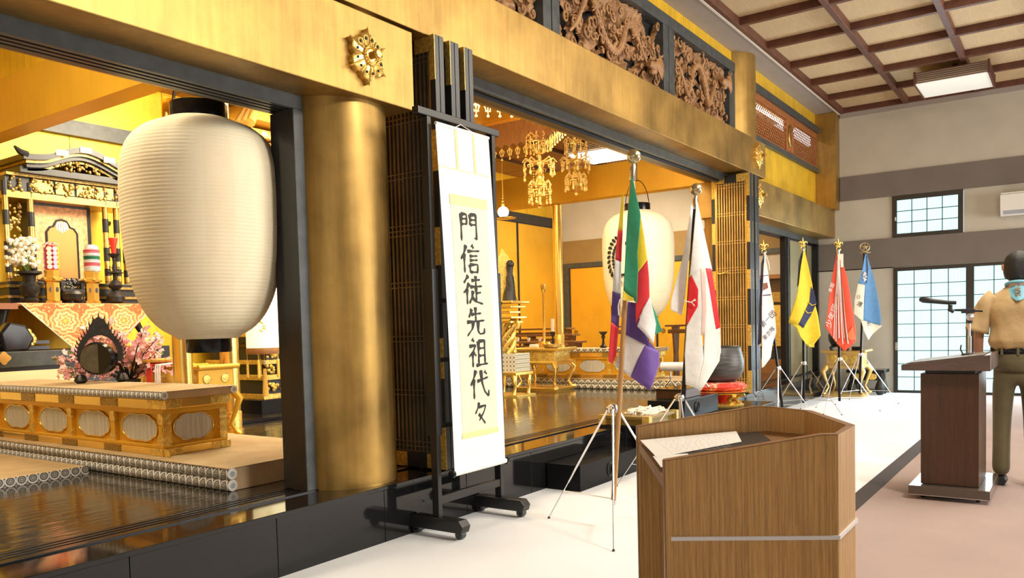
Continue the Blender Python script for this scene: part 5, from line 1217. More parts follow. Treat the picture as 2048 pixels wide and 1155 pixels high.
MB().lathe([(.05, 0), (.085, .02), (.09, .07), (.06, .11), (.03, .14), (.06, .165), (.072, .19), (.05, .22), (.02, .25), (.02, .30), (.085, .315), (.085, .322), (.02, .33), (.025, .37), (.015, .42), (.02, .47), (.055, .50), (.06, .515), (.02, .505)], (4.63, 8.10, 1.605), 24).build('stem', IRON, cs, smooth=40)
for s_ in (-1, 1): MB().tube([(4.63+s_*.02, 8.10, 1.97), (4.63+s_*.055, 8.10, 1.99), (4.63+s_*.05, 8.10, 1.945), (4.63+s_*.02, 8.1, 1.935)], .005, 6).build('scroll_ear', IRON, cs)
MB().lathe([(.022, 0), (.024, .03), (.030, .10), (.048, .165), (.046, .17), (.0, .168)], (4.63, 8.10, 2.11), 24).build('red_candle', RED, cs, smooth=40)
ib = thing('incense_burner', 'squat dark bronze incense burner between the two gold holders', 'burner', (4.19, 8.12, 1.605))
MB().lathe([(.06, .02), (.10, .04), (.115, .09), (.10, .12), (.085, .125)], (4.19, 8.12, 1.605), 24).build('bowl', IRON, ib, smooth=40)
for s_ in (-1, 1): MB().box(4.19+s_*.10-.012, 8.10, 1.72, 4.19+s_*.10+.012, 8.14, 1.83).build('handle', IRON, ib)
MB().box(4.08, 8.08, 1.72, 4.30, 8.16, 1.745).build('rim', IRON, ib)
for a in range(3): MB().cyl((4.19+.07*math.cos(a*2.1), 8.12+.07*math.sin(a*2.1), 1.605), (4.19+.06*math.cos(a*2.1), 8.12+.06*math.sin(a*2.1), 1.64), .015, 8).build('foot', IRON, ib)
m = MB()
for k in range(26): m.ball((4.19+rnd.uniform(-.06, .06), 8.12, 1.75+rnd.random()*.10), .014, 6)
m.build('lion_lid', IRON, ib, kind='stuff')
fv = thing('flower_vase', 'dark bronze vase of white blossoms at the left end of the altar table', 'vase', (3.75, 8.10, 1.605))
MB().lathe([(.06, 0), (.08, .03), (.05, .05), (.085, .10), (.09, .16), (.05, .20), (.06, .26), (.11, .28), (.11, .30), (.09, .30)], (3.78, 8.10, 1.605), 24).build('vase_body', IRON, fv, smooth=40)
m = MB()
for k in range(120):
    a = rnd.random()*6.28; r_ = .14*rnd.random()**.6; m.ball((3.70+r_*math.cos(a), 8.05+r_*math.sin(a)*.6, 1.95+rnd.random()*.26), .014+.012*rnd.random(), 6)
m.build('white_blossoms', F['cream'], fv, kind='stuff')
for k in range(6): MB().tube([(3.78, 8.1, 1.88), (3.72+.04*math.cos(k), 8.06, 2.0), (3.70+.1*math.cos(k*1.3), 8.05, 2.15)], .005, 5).build('stem', GREEN, fv)

# drum on the platform, blossoms, little gold tables
dr = thing('drum', 'small dark drum in a flame-edged round frame on the left platform', 'drum', (3.45, 6.3, .906)); D0 = Vector((3.45, 6.3, 1.13))
fl_o = []
for k in range(73):
    a = -PI*.62+ (2*PI-.0)*k/72*.62*2/1.24 ; a = -.35+k*(PI+.70)/72
    tip = math.exp(-((a-PI/2)/.35)**2)*.10; fl_o.append(((.165+tip+(.014 if k % 3 == 0 else 0))*math.cos(a)*1.0, (.19+tip+(.014 if k % 3 == 0 else 0))*math.sin(a)))
inn = [(.125*math.cos(a), .150*math.sin(a)) for a in [-.35+k*(PI+.70)/72 for k in range(73)]]
DU = Vector((.79, -.6, 0)).normalized(); DN = Vector((-.6, -.79, 0)).normalized()
m = MB(); vs = []
for o_ in (-.02, .02):
    for p in fl_o: vs.append(D0+DU*p[0]+Vector((0, 0, p[1]))+DN*o_)
    for p in inn: vs.append(D0+DU*p[0]+Vector((0, 0, p[1]))+DN*o_)
n = 73; fs = []
for k in range(n-1):
    fs += [(k, k+1, n+k+1, n+k), (2*n+k+1, 2*n+k, 3*n+k, 3*n+k+1), (k+1, k, 2*n+k, 2*n+k+1), (n+k, n+k+1, 3*n+k+1, 3*n+k)]
m.add(vs, fs).build('flame_frame', IRON, dr)
sp = MB()
for k in range(6, 67, 3):
    p = fl_o[k]; v_ = D0+DU*p[0]+Vector((0, 0, p[1])); sp.tube([v_, v_+Vector((0, 0, .03))+DU*p[0]*.05], [.007, .001], 5)
sp.build('flame_tips', IRON, dr, kind='stuff')
MB().tube([D0+DN*.09+DU*-.02-Vector((0, 0, .03)), D0+DN*.07+DU*-.015-Vector((0, 0, .03)), D0-DN*.03-Vector((0, 0, .03)), D0-DN*.05-Vector((0, 0, .03))], [.115, .13, .13, .115], 32).build('drum_shell', BLACK, dr, smooth=30)
MB().tube([D0+DN*.092-DU*.02-Vector((0, 0, .03)), D0+DN*.094-DU*.02-Vector((0, 0, .03))], .112, 32).build('drum_skin', P('dark_leather', (.07, .055, .03), .5, 0, .3, 20), dr)
m = MB()
for k in range(36): a = 2*PI*k/36; m.ball(D0+DN*.085+DU*(-.02+.122*math.cos(a))+Vector((0, 0, -.03+.122*math.sin(a))), .006, 6)
m.build('drum_studs', IRON, dr, kind='stuff')
for s_ in (-1, 1): MB().lathe([(.03, 0), (.05, .02), (.04, .05), (.025, .07)], D0+DU*.15*s_-Vector((0, 0, .224)), 14).build('foot', IRON, dr, smooth=50)
bp = thing('blossom_branches', 'pink cherry blossom branches in a dark vase behind the drum', 'plant', (3.85, 6.45, .34))
MB().lathe([(.08, 0), (.12, .1), (.13, .3), (.08, .5), (.09, .56)], (3.86, 6.6, .341), 20).build('vase', IRON, bp, smooth=40)
PB = [P('blossom_pale', (.95, .66, .62), .7), P('blossom_rose', (.92, .46, .48), .7)]
br_ = MB(); pt_ = MB(); lf_ = MB(); rnd = random.Random(21)
for k in range(44):
    a = rnd.uniform(-.1, PI+.1); tip = Vector((3.70+.50*math.cos(a)*rnd.uniform(.5, 1.05)-.02, 6.42+.25*rnd.uniform(-1, 1), .98+.42*abs(math.sin(a))*rnd.uniform(.5, 1)))
    if tip.x < 3.75: tip.y = max(tip.y, 6.50)
    b0 = Vector((3.86, 6.6, .88)); mid = b0.lerp(tip, .5)+Vector((0, 0, .05)); br_.tube([b0, mid, tip], [.008, .005, .002], 5)
    for j_ in range(15):
        t_ = .35+.65*j_/14; c_ = (b0.lerp(mid, t_*2) if t_ < .5 else mid.lerp(tip, t_*2-1))+Vector([rnd.uniform(-.035, .035) for _ in range(3)])
        pt_.mi = rnd.randrange(2); ax = Vector([rnd.uniform(-1, 1) for _ in range(3)]).normalized(); ux = ax.orthogonal().normalized(); uy = ax.cross(ux)
        for p5 in range(5):
            q = 2*PI*p5/5; e = ux*math.cos(q)+uy*math.sin(q); f2 = -ux*math.sin(q)+uy*math.cos(q)
            pt_.add([c_, c_+e*.018+f2*.013, c_+e*.033+ax*.008, c_+e*.018-f2*.013], [(0, 1, 2, 3)])
    if k % 4 == 0: lf_.add([tip, tip+Vector((.03, 0, .01)), tip+Vector((.045, 0, -.01)), tip+Vector((.02, 0, -.02))], [(0, 1, 2, 3)])
br_.build('branches', IRON, bp, kind='stuff'); pt_.build('blossoms', PB, bp, kind='stuff'); lf_.build('leaves', GREEN, bp, kind='stuff')
cabriole_table('small_table', 'small gold table with red and white cords behind the left platform, nearest the gold pole', (4.25, 6.12, .341), .40, .42, .66, GOLDIN, GOLDIN, s=.8)
cabriole_table('small_table', 'small gold table with a round tray standing behind the first one', (4.25, 6.78, .341), .40, .44, .66, GOLDIN, GOLDIN, s=.8)
ty = thing('round_tray', 'oval gold openwork tray on the small gold table with cords', 'tray', (4.12, 6.3, 1.01)); MB().lathe([(.12, 0), (.19, .01), (.2, .03), (.19, .035), (.1, .012)], (4.05, 6.5, 1.03), 28).build('dish', BRASSR, ty, smooth=40)
for x_, y_, mt in ((3.92, 6.36, RED), (3.91, 6.22, F['white'])):
    cd = thing('cord', 'red cord hanging over the small gold table' if mt is RED else 'white cord hanging over the small gold table', 'cord', (x_, y_, 1.0))
    for k in range(3): MB().tube([(x_+.15, y_+.02*k, 1.03), (x_+.0, y_+.03*k, 1.02), (x_-.02, y_-.02+.03*k, .93), (x_-.015, y_-.01+.03*k, .83)], .007, 6).build('strand', mt, cd, smooth=60)

# floor lantern with tassels
fl2 = thing('floor_lantern', 'tall cylindrical paper lantern with yellow tassels on a black stand', 'lantern', (5.42, 7.0, .34))
BS = (5.30, 7.25)
MB().prism([(-.30, -.24), (.30, -.24), (.34, .0), (.30, .24), (-.30, .24), (-.34, 0)], (BS[0]+.14, BS[1]-.12, .341), (1, 0, 0), (0, 1, 0), .035).build('base_board', BLACK, fl2, bevel=.006)
MB().lathe([(.10, .03), (.10, .10), (.075, .13), (.09, .22), (.06, .30), (.065, .36), (.03, .42), (.028, 2.6)], (BS[0], BS[1], .341), 20).build('stand_pole', BLACK, fl2, smooth=35)
MB().tube([(BS[0], BS[1], 2.9), (5.42, 7.1, 3.0), (5.50, 6.95, 2.92), (5.53, 6.9, 2.82)], .012, 8).build('hook', BLACK, fl2)
LC = (5.53, 6.90)
LYP = emat('lantern_lit_paper', (1, .86, .45), 1.1, (.85, .8, .6))
MB().lathe([(.17, 1.10), (.175, 1.12), (.175, 2.75), (.17, 2.77)], (*LC, 0), 40).build('paper_cylinder', LYP, fl2, smooth=40)
MB().lathe([(.178, 1.045), (.18, 1.05), (.18, 1.105), (.178, 1.11)], (*LC, 0), 40).build('brown_ring', BRNW, fl2, smooth=40)
m = MB()
for k in range(24): m.ball((LC[0]-.10+rnd.uniform(-.05, .05), LC[1]-.142+rnd.uniform(-.01, .01), 1.32+rnd.uniform(-.07, .07)), .010, 6)
m.build('painted_spray', P('ochre_painted_leaves', (.75, .5, .05), .7), fl2, kind='stuff')
YT = P('yellow_tassel', (.80, .48, .08), .7, 0, .2, 60)
for k in range(5):
    a = -2.6+2*PI*k/5; x_, y_ = LC[0]+.17*math.cos(a), LC[1]+.17*math.sin(a)
    s_ = MB().tube([(x_, y_, 1.05), (x_, y_, .98)], .003, 5).build('tassel_cord', YT, fl2)
    MB().ball((x_, y_, 1.05), .012, 8).build('bead', BRASS, s_)
    MB().lathe([(.010, .80), (.013, .81), (.013, .975), (.006, .99)], (x_, y_, 0), 10).build('tassel', YT, fl2)
MB().tube([(LC[0], LC[1], 1.05), (LC[0], LC[1], .92)], .003, 5).build('tassel_cord', YT, fl2); MB().ball((LC[0], LC[1], .955), .018, 10).build('bead', WHITE, fl2)
tas = MB(); 
for k in range(14): a = 2*PI*k/14; tas.tube([(LC[0]+.012*math.cos(a), LC[1]+.012*math.sin(a), .89), (LC[0]+.028*math.cos(a), LC[1]+.028*math.sin(a), .60)], .006, 5)
tas.build('long_tassel', YT, fl2, kind='stuff')

# main altar, seen as a sliver right of the great lantern
ma = thing('main_altar', 'tall carved black and gold main altar seen between lantern and door jamb', 'altar', (7.6, 8.2, .34))
for k, (x0, z0, z1, mt) in enumerate(((5.95, .341, .50, BLACK), (6.02, .50, .56, BRASSR), (6.06, .56, .72, BLACKM), (6.02, .72, .78, BRASSR), (6.10, .78, .90, BLACK), (6.05, .90, .95, BRASSR), (6.12, .95, 1.10, BLACKM), (6.06, 1.10, 1.15, DWOOD), (6.02, 1.15, 1.22, BLACK), (6.08, 1.22, 1.27, BRASSR), (6.15, 1.27, 1.40, DWOOD), (6.10, 1.40, 1.46, BLACK), (6.15, 1.46, 1.62, P('red_brown_lacquer', (.30, .07, .03), .3)), (6.05, 1.62, 1.70, BLACK))):
    MB().box(x0, 7.50+(x0-5.95)*.6, z0, 9.4-(x0-5.95), 8.65, z1).build('altar_tier', mt, ma, bevel=.004)
m = MB()
for k in range(200): z = rnd.choice((.64, .84, 1.02, 1.33)); m.ball((6.08+rnd.random()*.9, 7.52+rnd.random()*.06, z+rnd.uniform(-.04, .04)), .014+.012*rnd.random(), 6)
m.build('gilt_carving', BRASSR, ma, kind='stuff')
for x_ in (6.22, 6.62, 8.7, 9.1): MB().lathe([(.05, 1.70), (.05, 3.30)], (x_, 7.75, 0), 18).build('column', BRASS, ma, smooth=40)
MB().box(6.3, 8.2, 1.70, 9.0, 8.3, 3.3).build('gilt_back', emat('glowing_gilt_back', (1, .72, .22), .9, (.9, .6, .15)), ma)  # gilt panel given its own glow for the light inside the altar
for z0, o_ in ((3.22, 0), (3.34, .10), (3.44, .2)): MB().box(6.10-o_, 7.62-o_, z0, 9.1+o_, 8.65, z0+.09).build('cornice', BRASSR if o_ != .1 else GOLD, ma, bevel=.004)
for k in range(14): MB().box(5.96+.13*k, 7.42, 3.27, 6.02+.13*k, 7.52, 3.34).build('dentil', GOLD, ma)
m = MB(); m.hexa([(5.70, 7.20, 3.56), (9.5, 7.20, 3.56), (9.5, 8.65, 3.56), (5.70, 8.65, 3.56)], [(6.3, 7.6, 3.98), (8.9, 7.6, 3.98), (8.9, 8.6, 3.98), (6.3, 8.6, 3.98)]); m.build('roof', GOLDIN, ma)
for s_ in range(3): MB().tube([(5.70-.02*s_, 7.18+.08*s_, 3.50), (5.98, 7.4+.08*s_, 3.78), (6.16, 7.6+.08*s_, 4.08)], .05, 8).build('ridge_roll', BRASS, ma, smooth=50)
wf = thing('flower_garland', 'hanging garland of small pale blossoms at the front of the main altar', 'garland', (6.25, 7.4, 3.0))
m = MB()
for k in range(150): t_ = rnd.random(); m.ball((6.02+.28*t_+rnd.uniform(-.06, .06), 7.36+rnd.uniform(-.04, .04), 3.42-1.5*t_+rnd.uniform(-.08, .08)), .018+.014*rnd.random(), 6)
m.build('blossoms', [P('warm_white_blossom', (.95, .75, .62), .6)], wf, kind='stuff')
MB().tube([(6.0, 7.36, 3.5), (6.15, 7.36, 2.9), (6.3, 7.36, 1.9)], .008, 6).build('cord', BRASS, wf)

# canopy and hanging ornaments over the middle bay
cp = thing('canopy', 'octagonal brown canopy edged with gilt pendants under the sanctum ceiling', 'canopy', (7.55, 6.1, 3.6))
CC = Vector((7.55, 5.85, 0)); R8 = 1.28
def oct_(k, r_=R8): a = PI/8+k*PI/4; return CC+Vector((r_*math.cos(a), r_*math.sin(a), 0))
for k in range(8):
    p, q = oct_(k), oct_(k+1); nb = 8
    for i in range(nb):
        a, b = p.lerp(q, i/nb), p.lerp(q, (i+.97)/nb); mid = (a+b)/2; inn_ = (CC-mid).normalized()*.02; inn_.z = 0
        m = MB(); vs = []
        for o_ in (Vector((0, 0, 0)), inn_): vs += [a+o_+Vector((0, 0, 3.58)), mid+o_+Vector((0, 0, 3.545)), b+o_+Vector((0, 0, 3.58)), b+o_+Vector((0, 0, 3.86)), a+o_+Vector((0, 0, 3.86))]
        m.add(vs, [(0, 1, 2, 3, 4), (9, 8, 7, 6, 5)]+[(i_, (i_+1) % 5+0, (i_+1) % 5+5, i_+5)[::-1] for i_ in range(5)]); m.build('canopy_board', BRNW, cp)
        pd = mid+Vector((0, 0, 3.5)); m = MB()
        m.tube([pd+Vector((0, 0, .05)), pd-Vector((0, 0, .09))], .005, 5); m.ball(pd-Vector((0, 0, .10)), .015, 6); m.ball(pd, .012, 6)
        e = (q-p).normalized()
        for s_ in (-1, 1): m.tube([pd+Vector((0, 0, .03)), pd+e*.035*s_, pd+e*.02*s_-Vector((0, 0, .04))], [.008, .008, .004], 5); m.ball(pd+e*.02*s_-Vector((0, 0, .05)), .010, 6)
        m.build('pendant', PALEG, cp)
    MB().bar(p+Vector((0, 0, 3.88)), q+Vector((0, 0, 3.88)), .05, .05).build('cornice', BRASS, cp)
m = MB(); m.add([oct_(k, R8*.97)+Vector((0, 0, 3.90)) for k in range(8)]+[oct_(k, R8*.97)+Vector((0, 0, 3.92)) for k in range(8)], [tuple(range(7, -1, -1)), tuple(range(8, 16))]+[(k, (k+1) % 8, (k+1) % 8+8, k+8) for k in range(8)]); m.build('canopy_top', GOLDIN, cp)
MB().cyl((7.55, 5.85, 3.92), (7.55, 5.85, 4.12), .04, 12).build('hanger', BRASS, cp)
lt = thing('ceiling_light', 'bright lamp glowing inside the canopy above the pendants', 'lamp', (7.2, 5.7, 3.84)); 
MB().prism([(.42*math.cos(PI/3*k), .42*math.sin(PI/3*k)) for k in range(6)], (7.15, 5.45, 3.84), (1, 0, 0), (0, 1, 0), .02).build('glowing_panel', emat('white_lamp_panel', (1, .93, .7), 8), lt); MB().cyl((7.15, 5.45, 3.86), (7.15, 5.45, 3.90), .1, 16).build('lamp_base', WHITE, lt)
def yoraku(c, zt, zb, lab, seed):
    g = thing('hanging_ornament', lab, 'ornament', (c[0], c[1], zb), 0, 'gilt hanging ornaments'); rn = random.Random(seed); x, y = c
    MB().tube([(x, y, 4.12), (x, y, zb+.05)], .010, 8).build('chain_rod', BRASS, g); H_ = zt-zb
    for ti, (f0, R_) in enumerate(((.0, .16), (.36, .22), (.68, .15))):
        z = zt-H_*f0; m = MB(); m.lathe([(.01, .03), (R_*.5, 0), (R_*.55, -.015), (.02, -.01)], (x, y, z), 12)
        tr_ = m.build('tier_cap', PALEG, g, smooth=40)
        for k in range(9):
            a = 2*PI*k/9+ti; e = Vector((math.cos(a), math.sin(a), 0)); p0 = Vector((x, y, z)); m = MB()
            m.tube([p0+e*R_*.3, p0+e*R_*.8+Vector((0, 0, .04)), p0+e*R_+Vector((0, 0, -.01))], [.008, .010, .007], 6)
            L_ = H_*.20*rn.uniform(.7, 1.25); p1 = p0+e*R_*rn.uniform(.8, 1.0)
            for j_ in range(6): m.ball(p1-Vector((0, 0, L_*(j_+.3)/6)), .010+.004*(j_ % 2), 6)
            m.ball(p1-Vector((0, 0, L_*1.06)), .018, 8, 1.4)
            for s_ in (-1, 1): f2 = Vector((-e.y, e.x, 0)); m.tube([p1-Vector((0, 0, L_*.35)), p1+f2*.04*s_-Vector((0, 0, L_*.4)), p1+f2*.03*s_-Vector((0, 0, L_*.62))], [.008, .009, .005], 5)
            m.build('pendant', PALEG, tr_)
    for (f0, r_) in ((.22, .035), (.50, .045), (.60, .05), (.82, .045)): MB().ball((x, y, zt-H_*f0), r_, 12).build('bead', BRASSR, g)
    MB().lathe([(.02, .12), (.03, .08), (.045, .03), (.06, .0), (.0, .01)], (x, y, zb+.02), 14).build('bell', BRASS, g, smooth=40); MB().ball((x, y, zb), .03, 10).build('clapper', BRASS, g)
yoraku((8.78, 5.5), 3.62, 2.75, 'longer gilt hanging ornament, next to the scroll stand post', 1); yoraku((9.70, 5.5), 3.72, 3.02, 'shorter gilt hanging ornament nearer the flag ball', 2)

# middle bay furniture
cabriole_table('altar_table', 'gold altar table with bowed legs on the lacquer floor, left of the flags', (9.86, 6.17, .341), .50, .72, .60, BRASS, BRASSR)
cn = thing('incense_tray', 'low dark gold openwork tray on the middle gold altar table', 'tray', (9.86, 6.05, .942)); MB().lathe([(.10, .0), (.13, .01), (.13, .045), (.11, .05), (.10, .02)], (9.86, 6.03, .942), 24).build('dish', DKGOLD, cn, smooth=40); MB().cyl((9.78, 6.35, .97), (9.78, 6.22, .97), .028, 14).build('rolled_sutra', F['cream'], cn)
dg = thing('dragon_stand', 'gilt dragon-legged pedestal beside the scroll stand', 'stand', (8.95, 6.1, .34))
MB().box(8.75, 5.90, .341, 9.20, 6.45, .36).build('foot_board', BRASSR, dg); cabY = .36
for x_ in (8.80, 9.14):
    for y_ in (5.97, 6.38): MB().tube([(x_, y_, .62), (x_-.03, y_-.02, .55), (x_+.01, y_, .46), (x_-.02, y_, .36)], [.04, .035, .02, .03], 8).build('leg', BRASS, dg, smooth=50)
MB().box(8.76, 5.92, .62, 9.18, 6.43, .66).build('table_top', BRASS, dg, bevel=.004)
MB().box(8.79, 5.95, .66, 9.15, 6.40, .90).build('white_patterned_box', LOZW if 0 else lozenge_mat('white_diaper_cloth', 1, .055), dg, bevel=.006)
for k in range(5):
    a = k*1.2; MB().tube([(8.97+.07*math.cos(a+t_*.5)*(1-.04*t_), 6.18+.10*math.sin(a+t_*.5), .90+.055*t_) for t_ in range(8)]+[(8.95, 6.05, 1.36), (8.93, 5.97, 1.30), (8.93, 5.99, 1.24)] if k == 0 else [(8.97+.07*math.cos(a+t_*.5), 6.18+.10*math.sin(a+t_*.5), .90+.055*t_) for t_ in range(8)], .028, 8).build('dragon_coil', BRASSR, dg, smooth=60)
for z_, r_ in ((1.30, .14), (1.36, .18), (1.43, .12), (1.50, .17), (1.56, .21)): MB().box(8.95-r_, 6.15-r_, z_, 8.95+r_, 6.15+r_, z_+.035).build('capital_tier', BRASS, dg, bevel=.008)
bu = thing('statue', 'small dark figure before a gilt flame halo on the pedestal beside the scroll', 'statue', (8.95, 6.15, 1.595))
MB().tube([(8.95, 6.12, 1.595), (8.95, 6.12, 1.68), (8.95, 6.10, 1.80), (8.94, 6.10, 1.90), (8.94, 6.1, 1.96), (8.94, 6.1, 2.05)], [.10, .085, .06, .055, .035, .05], 14).build('robed_body', IRON, bu, smooth=70)
MB().ball((8.94, 6.09, 2.08), .055, 14).build('head', IRON, bu)
fm = [(0, 0), (.10, .03), (.15, .16), (.13, .32), (.09, .46), (.03, .60), (-.03, .52), (-.09, .42), (-.13, .28), (-.14, .12), (-.08, .02)]
MB().prism(fm, (8.97, 6.20, 1.70), (-.57, .82, 0), (0, 0, 1), .02).build('flame_halo', BRASSR, bu)
wl = thing('altar_lamp', 'round white lamp globe on a brass dish above the dark screen rail', 'lamp', (9.0, 6.22, 2.66)); MB().ball((9.0, 6.22, 2.78), .075, 18).build('globe', emat('lamp_globe', (1, .9, .65), 3), wl, smooth=60)
MB().lathe([(.05, 0), (.13, .012), (.14, .02), (.05, .015)], (9.0, 6.18, 2.68), 24).build('dish', BRASS, wl, smooth=40); MB().cyl((9.0, 6.22, 2.85), (9.0, 6.22, 4.12), .006, 6).build('hanging_wire', BRASS, wl)
for k in range(3): MB().ball((9.0, 6.22, 2.88+.04*k), .028-.006*k, 10).build('cap_bead', BRASS, wl)
# brown slatted sutra benches
def sutra_bench(x, y0, y1, z0, zt, lab):
    g = thing('sutra_bench', lab, 'bench', (x, (y0+y1)/2, z0), 0, 'brown sutra benches in the right side room')
    MB().box(x-.14, y0, zt-.03, x+.14, y1, zt).build('top_board', BENW, g, bevel=.003)
    MB().box(x-.10, y0+.03, zt-.13, x-.08, y1-.03, zt-.07).build('front_rail', BENW, g)
    nl = max(2, int((y1-y0)/.75)+1)
    for k in range(nl):
        yy = y0+.10+(y1-y0-.2)*k/(nl-1); MB().prism([(-.10, z0), (.10, z0), (.06, (z0+zt)/2), (.12, zt-.03), (-.12, zt-.03), (-.06, (z0+zt)/2)], (x, yy, 0), (1, 0, 0), (0, 0, 1), .03).build('leg', BENW, g)
    return g
for k, (x_, yn, zt) in enumerate(((11.35, 6.38, 1.00), (11.75, 6.72, 1.105), (12.15, 7.05, 1.21))): sutra_bench(x_, yn, 8.5, .341, zt, 'long brown sutra bench in the right side room, %s row' % ('front', 'second', 'back')[k])
for k, (x_, ya, yb, zt) in enumerate(((11.6, 4.50, 5.03, 1.22), (12.1, 5.55, 6.1, 1.22))): sutra_bench(x_, ya, yb, .341, zt, 'short brown sutra bench seen %s' % ('between the two large flags', 'behind the cream lantern')[k])
cq = thing('candle_stand', 'tall slim gold lamp stand in front of the gold screens', 'lamp stand', (10.85, 6.78, .906))
MB().lathe([(.09, 0), (.10, .02), (.05, .05), (.03, .08), (.022, .12), (.018, .86), (.03, .88), (.045, .93), (.05, .99), (.03, 1.0)], (10.85, 6.78, .906), 18).build('stem', BRASS, cq, smooth=40)
for k in range(4): MB().tube([(10.85, 6.78, 1.0), (10.85+.09*math.cos(k*1.57), 6.78+.09*math.sin(k*1.57), .99), (10.85+.13*math.cos(k*1.57), 6.78+.13*math.sin(k*1.57), .92)], .016, 6).build('foot_leaf', BRASS, cq)
cw = thing('candlestick', 'small dark candlestick with white candle beside the tall gold lamp stand', 'candlestick', (10.86, 6.63, .906)); MB().lathe([(.05, 0), (.02, .03), (.015, .18), (.04, .22), (.042, .25), (.02, .26)], (10.86, 6.63, .906), 14).build('stem', IRON, cw, smooth=40); MB().cyl((10.86, 6.63, 1.16), (10.86, 6.63, 1.36), .028, 14).build('candle', F['cream'], cw, smooth=40)
cw = thing('candlestick', 'slim dark bronze candlestick on the right platform left of the flags', 'candlestick', (10.82, 5.73, .906)); MB().lathe([(.05, 0), (.055, .02), (.02, .05), (.016, .13), (.035, .16), (.02, .18), (.06, .225), (.065, .24), (.03, .235)], (10.82, 5.73, .906), 16).build('stem', IRON, cw, smooth=40)
for k in range(5):
    cu_ = thing('cup', 'small white cup on the front sutra bench, %s counted from the tall gold lamp stand' % ('first', 'second', 'third', 'fourth', 'fifth')[k], 'cup', (11.38, 7.2+.22*k, 1.0), 0, 'small white cups on the front bench'); MB().lathe([(.018, 0), (.03, .03), (.034, .06), (.03, .06), (.02, .01)], (11.38, 7.2+.22*k, 1.0), 14).build('bowl', WHITE, cu_, smooth=50)

# inner shrine glimpsed in the far bay
fs_ = thing('shrine', 'dark wooden cabinet shrine with gold interior glimpsed behind the white banner', 'shrine', (14.3, 4.4, .34))
MB().box(14.05, 4.0, .341, 14.6, 4.75, .58).build('plinth', BRNW, fs_); MB().box(14.05, 4.0, .58, 14.6, 4.75, .74).build('drawer_front', BLACKM, fs_)
MB().box(14.2, 4.0, .74, 14.62, 4.75, 1.95).build('cabinet', DWOOD, fs_); MB().box(14.15, 4.05, .80, 14.2, 4.25, 1.50).build('gilt_leaf', BRASSR, fs_); MB().box(14.16, 4.30, .80, 14.2, 4.6, 1.50).build('gilt_interior', GOLDIN, fs_)
MB().box(14.10, 3.95, 1.95, 14.64, 4.80, 2.02).build('cornice', BRNW, fs_); MB().box(14.14, 4.0, 1.55, 14.2, 4.75, 1.72).build('openwork', DKGOLD, fs_)
# ------------------------------------------------------------------ person at the far lectern
import bmesh
pe = thing('person', 'person seen from behind in khaki shirt, olive trousers and blue neckerchief, holding a paper', 'person', (7.04, .345, 0), math.radians(4))
SKIN = P('skin', (.45, .22, .13), .55); KH = fabric('khaki_shirt', (.52, .36, .17)); OLV = fabric('olive_trousers', (.135, .115, .055)); HAIR = P('black_hair', (.010, .009, .008), .55, 0, .4, 60, .8, 150)
def skinned(name, verts, edges, mat_, par, root=0, sub=2, post=None):
    bm = bmesh.new(); ly = bm.verts.layers.skin.verify(); vs = []
    for (x, y, z, rx, ry) in verts:
        v = bm.verts.new((x, y, z)); v[ly].radius = (rx, ry); vs.append(v)
    for a, b in edges: bm.edges.new((vs[a], vs[b]))
    vs[root][ly].use_root = True
    me = bpy.data.meshes.new(name); bm.to_mesh(me); bm.free(); me.materials.append(mat_)
    o = bpy.data.objects.new(name, me); COL.objects.link(o); o.parent = par
    s_ = o.modifiers.new('skin', 'SKIN'); s_.use_smooth_shade = True; q = o.modifiers.new('sub', 'SUBSURF'); q.levels = sub; q.render_levels = sub
    return o
V = [(0, 0, .93, .07, .10), (0, 0, 1.08, .07, .10), (0, 0, 1.26, .08, .11), (.0, 0, 1.38, .045, .06), (.015, 0, 1.475, .052, .052), (.03, 0, 1.545, .075, .070), (.035, 0, 1.60, .092, .078), (.03, 0, 1.655, .070, .062)]
Ed = [(0, 1), (1, 2), (2, 3), (3, 4), (4, 5), (5, 6), (6, 7)]
def chain(start, pts):
    p_ = start
    for q in pts: V.append(q); Ed.append((p_, len(V)-1)); p_ = len(V)-1
    return p_
for s in (1, -1):
    chain(0, [(.0, s*.085, .80, .055, .055), (.015, s*.095, .50, .052, .052), (-.02, s*.10, .12, .036, .036), (.06, s*.105, .035, .035, .042), (.15, s*.115, .028, .022, .034)])
    w = chain(3, [(0, s*.150, 1.365, .036, .036), (-.012, s*.215, 1.26, .036, .036), (-.03, s*.245, 1.11, .036, .036), (.01, s*.245, .97, .031, .031), (.045, s*.235, .865, .022, .026), (.055, s*.230, .815, .016, .034)])
    for k, (dx, ln) in enumerate(((.026, .060), (.010, .068), (-.007, .064), (-.023, .050))):
        chain(w, [(.058+dx, s*.228, .785, .0085, .0085), (.060+dx, s*.222, .785-ln*.55, .008, .008), (.056+dx, s*.205, .785-ln, .007, .007)])
    chain(w-1, [(.085, s*.222, .83, .010, .010), (.098, s*.212, .80, .009, .009), (.095, s*.203, .775, .008, .008)])
skinned('body', V, Ed, SKIN, pe)
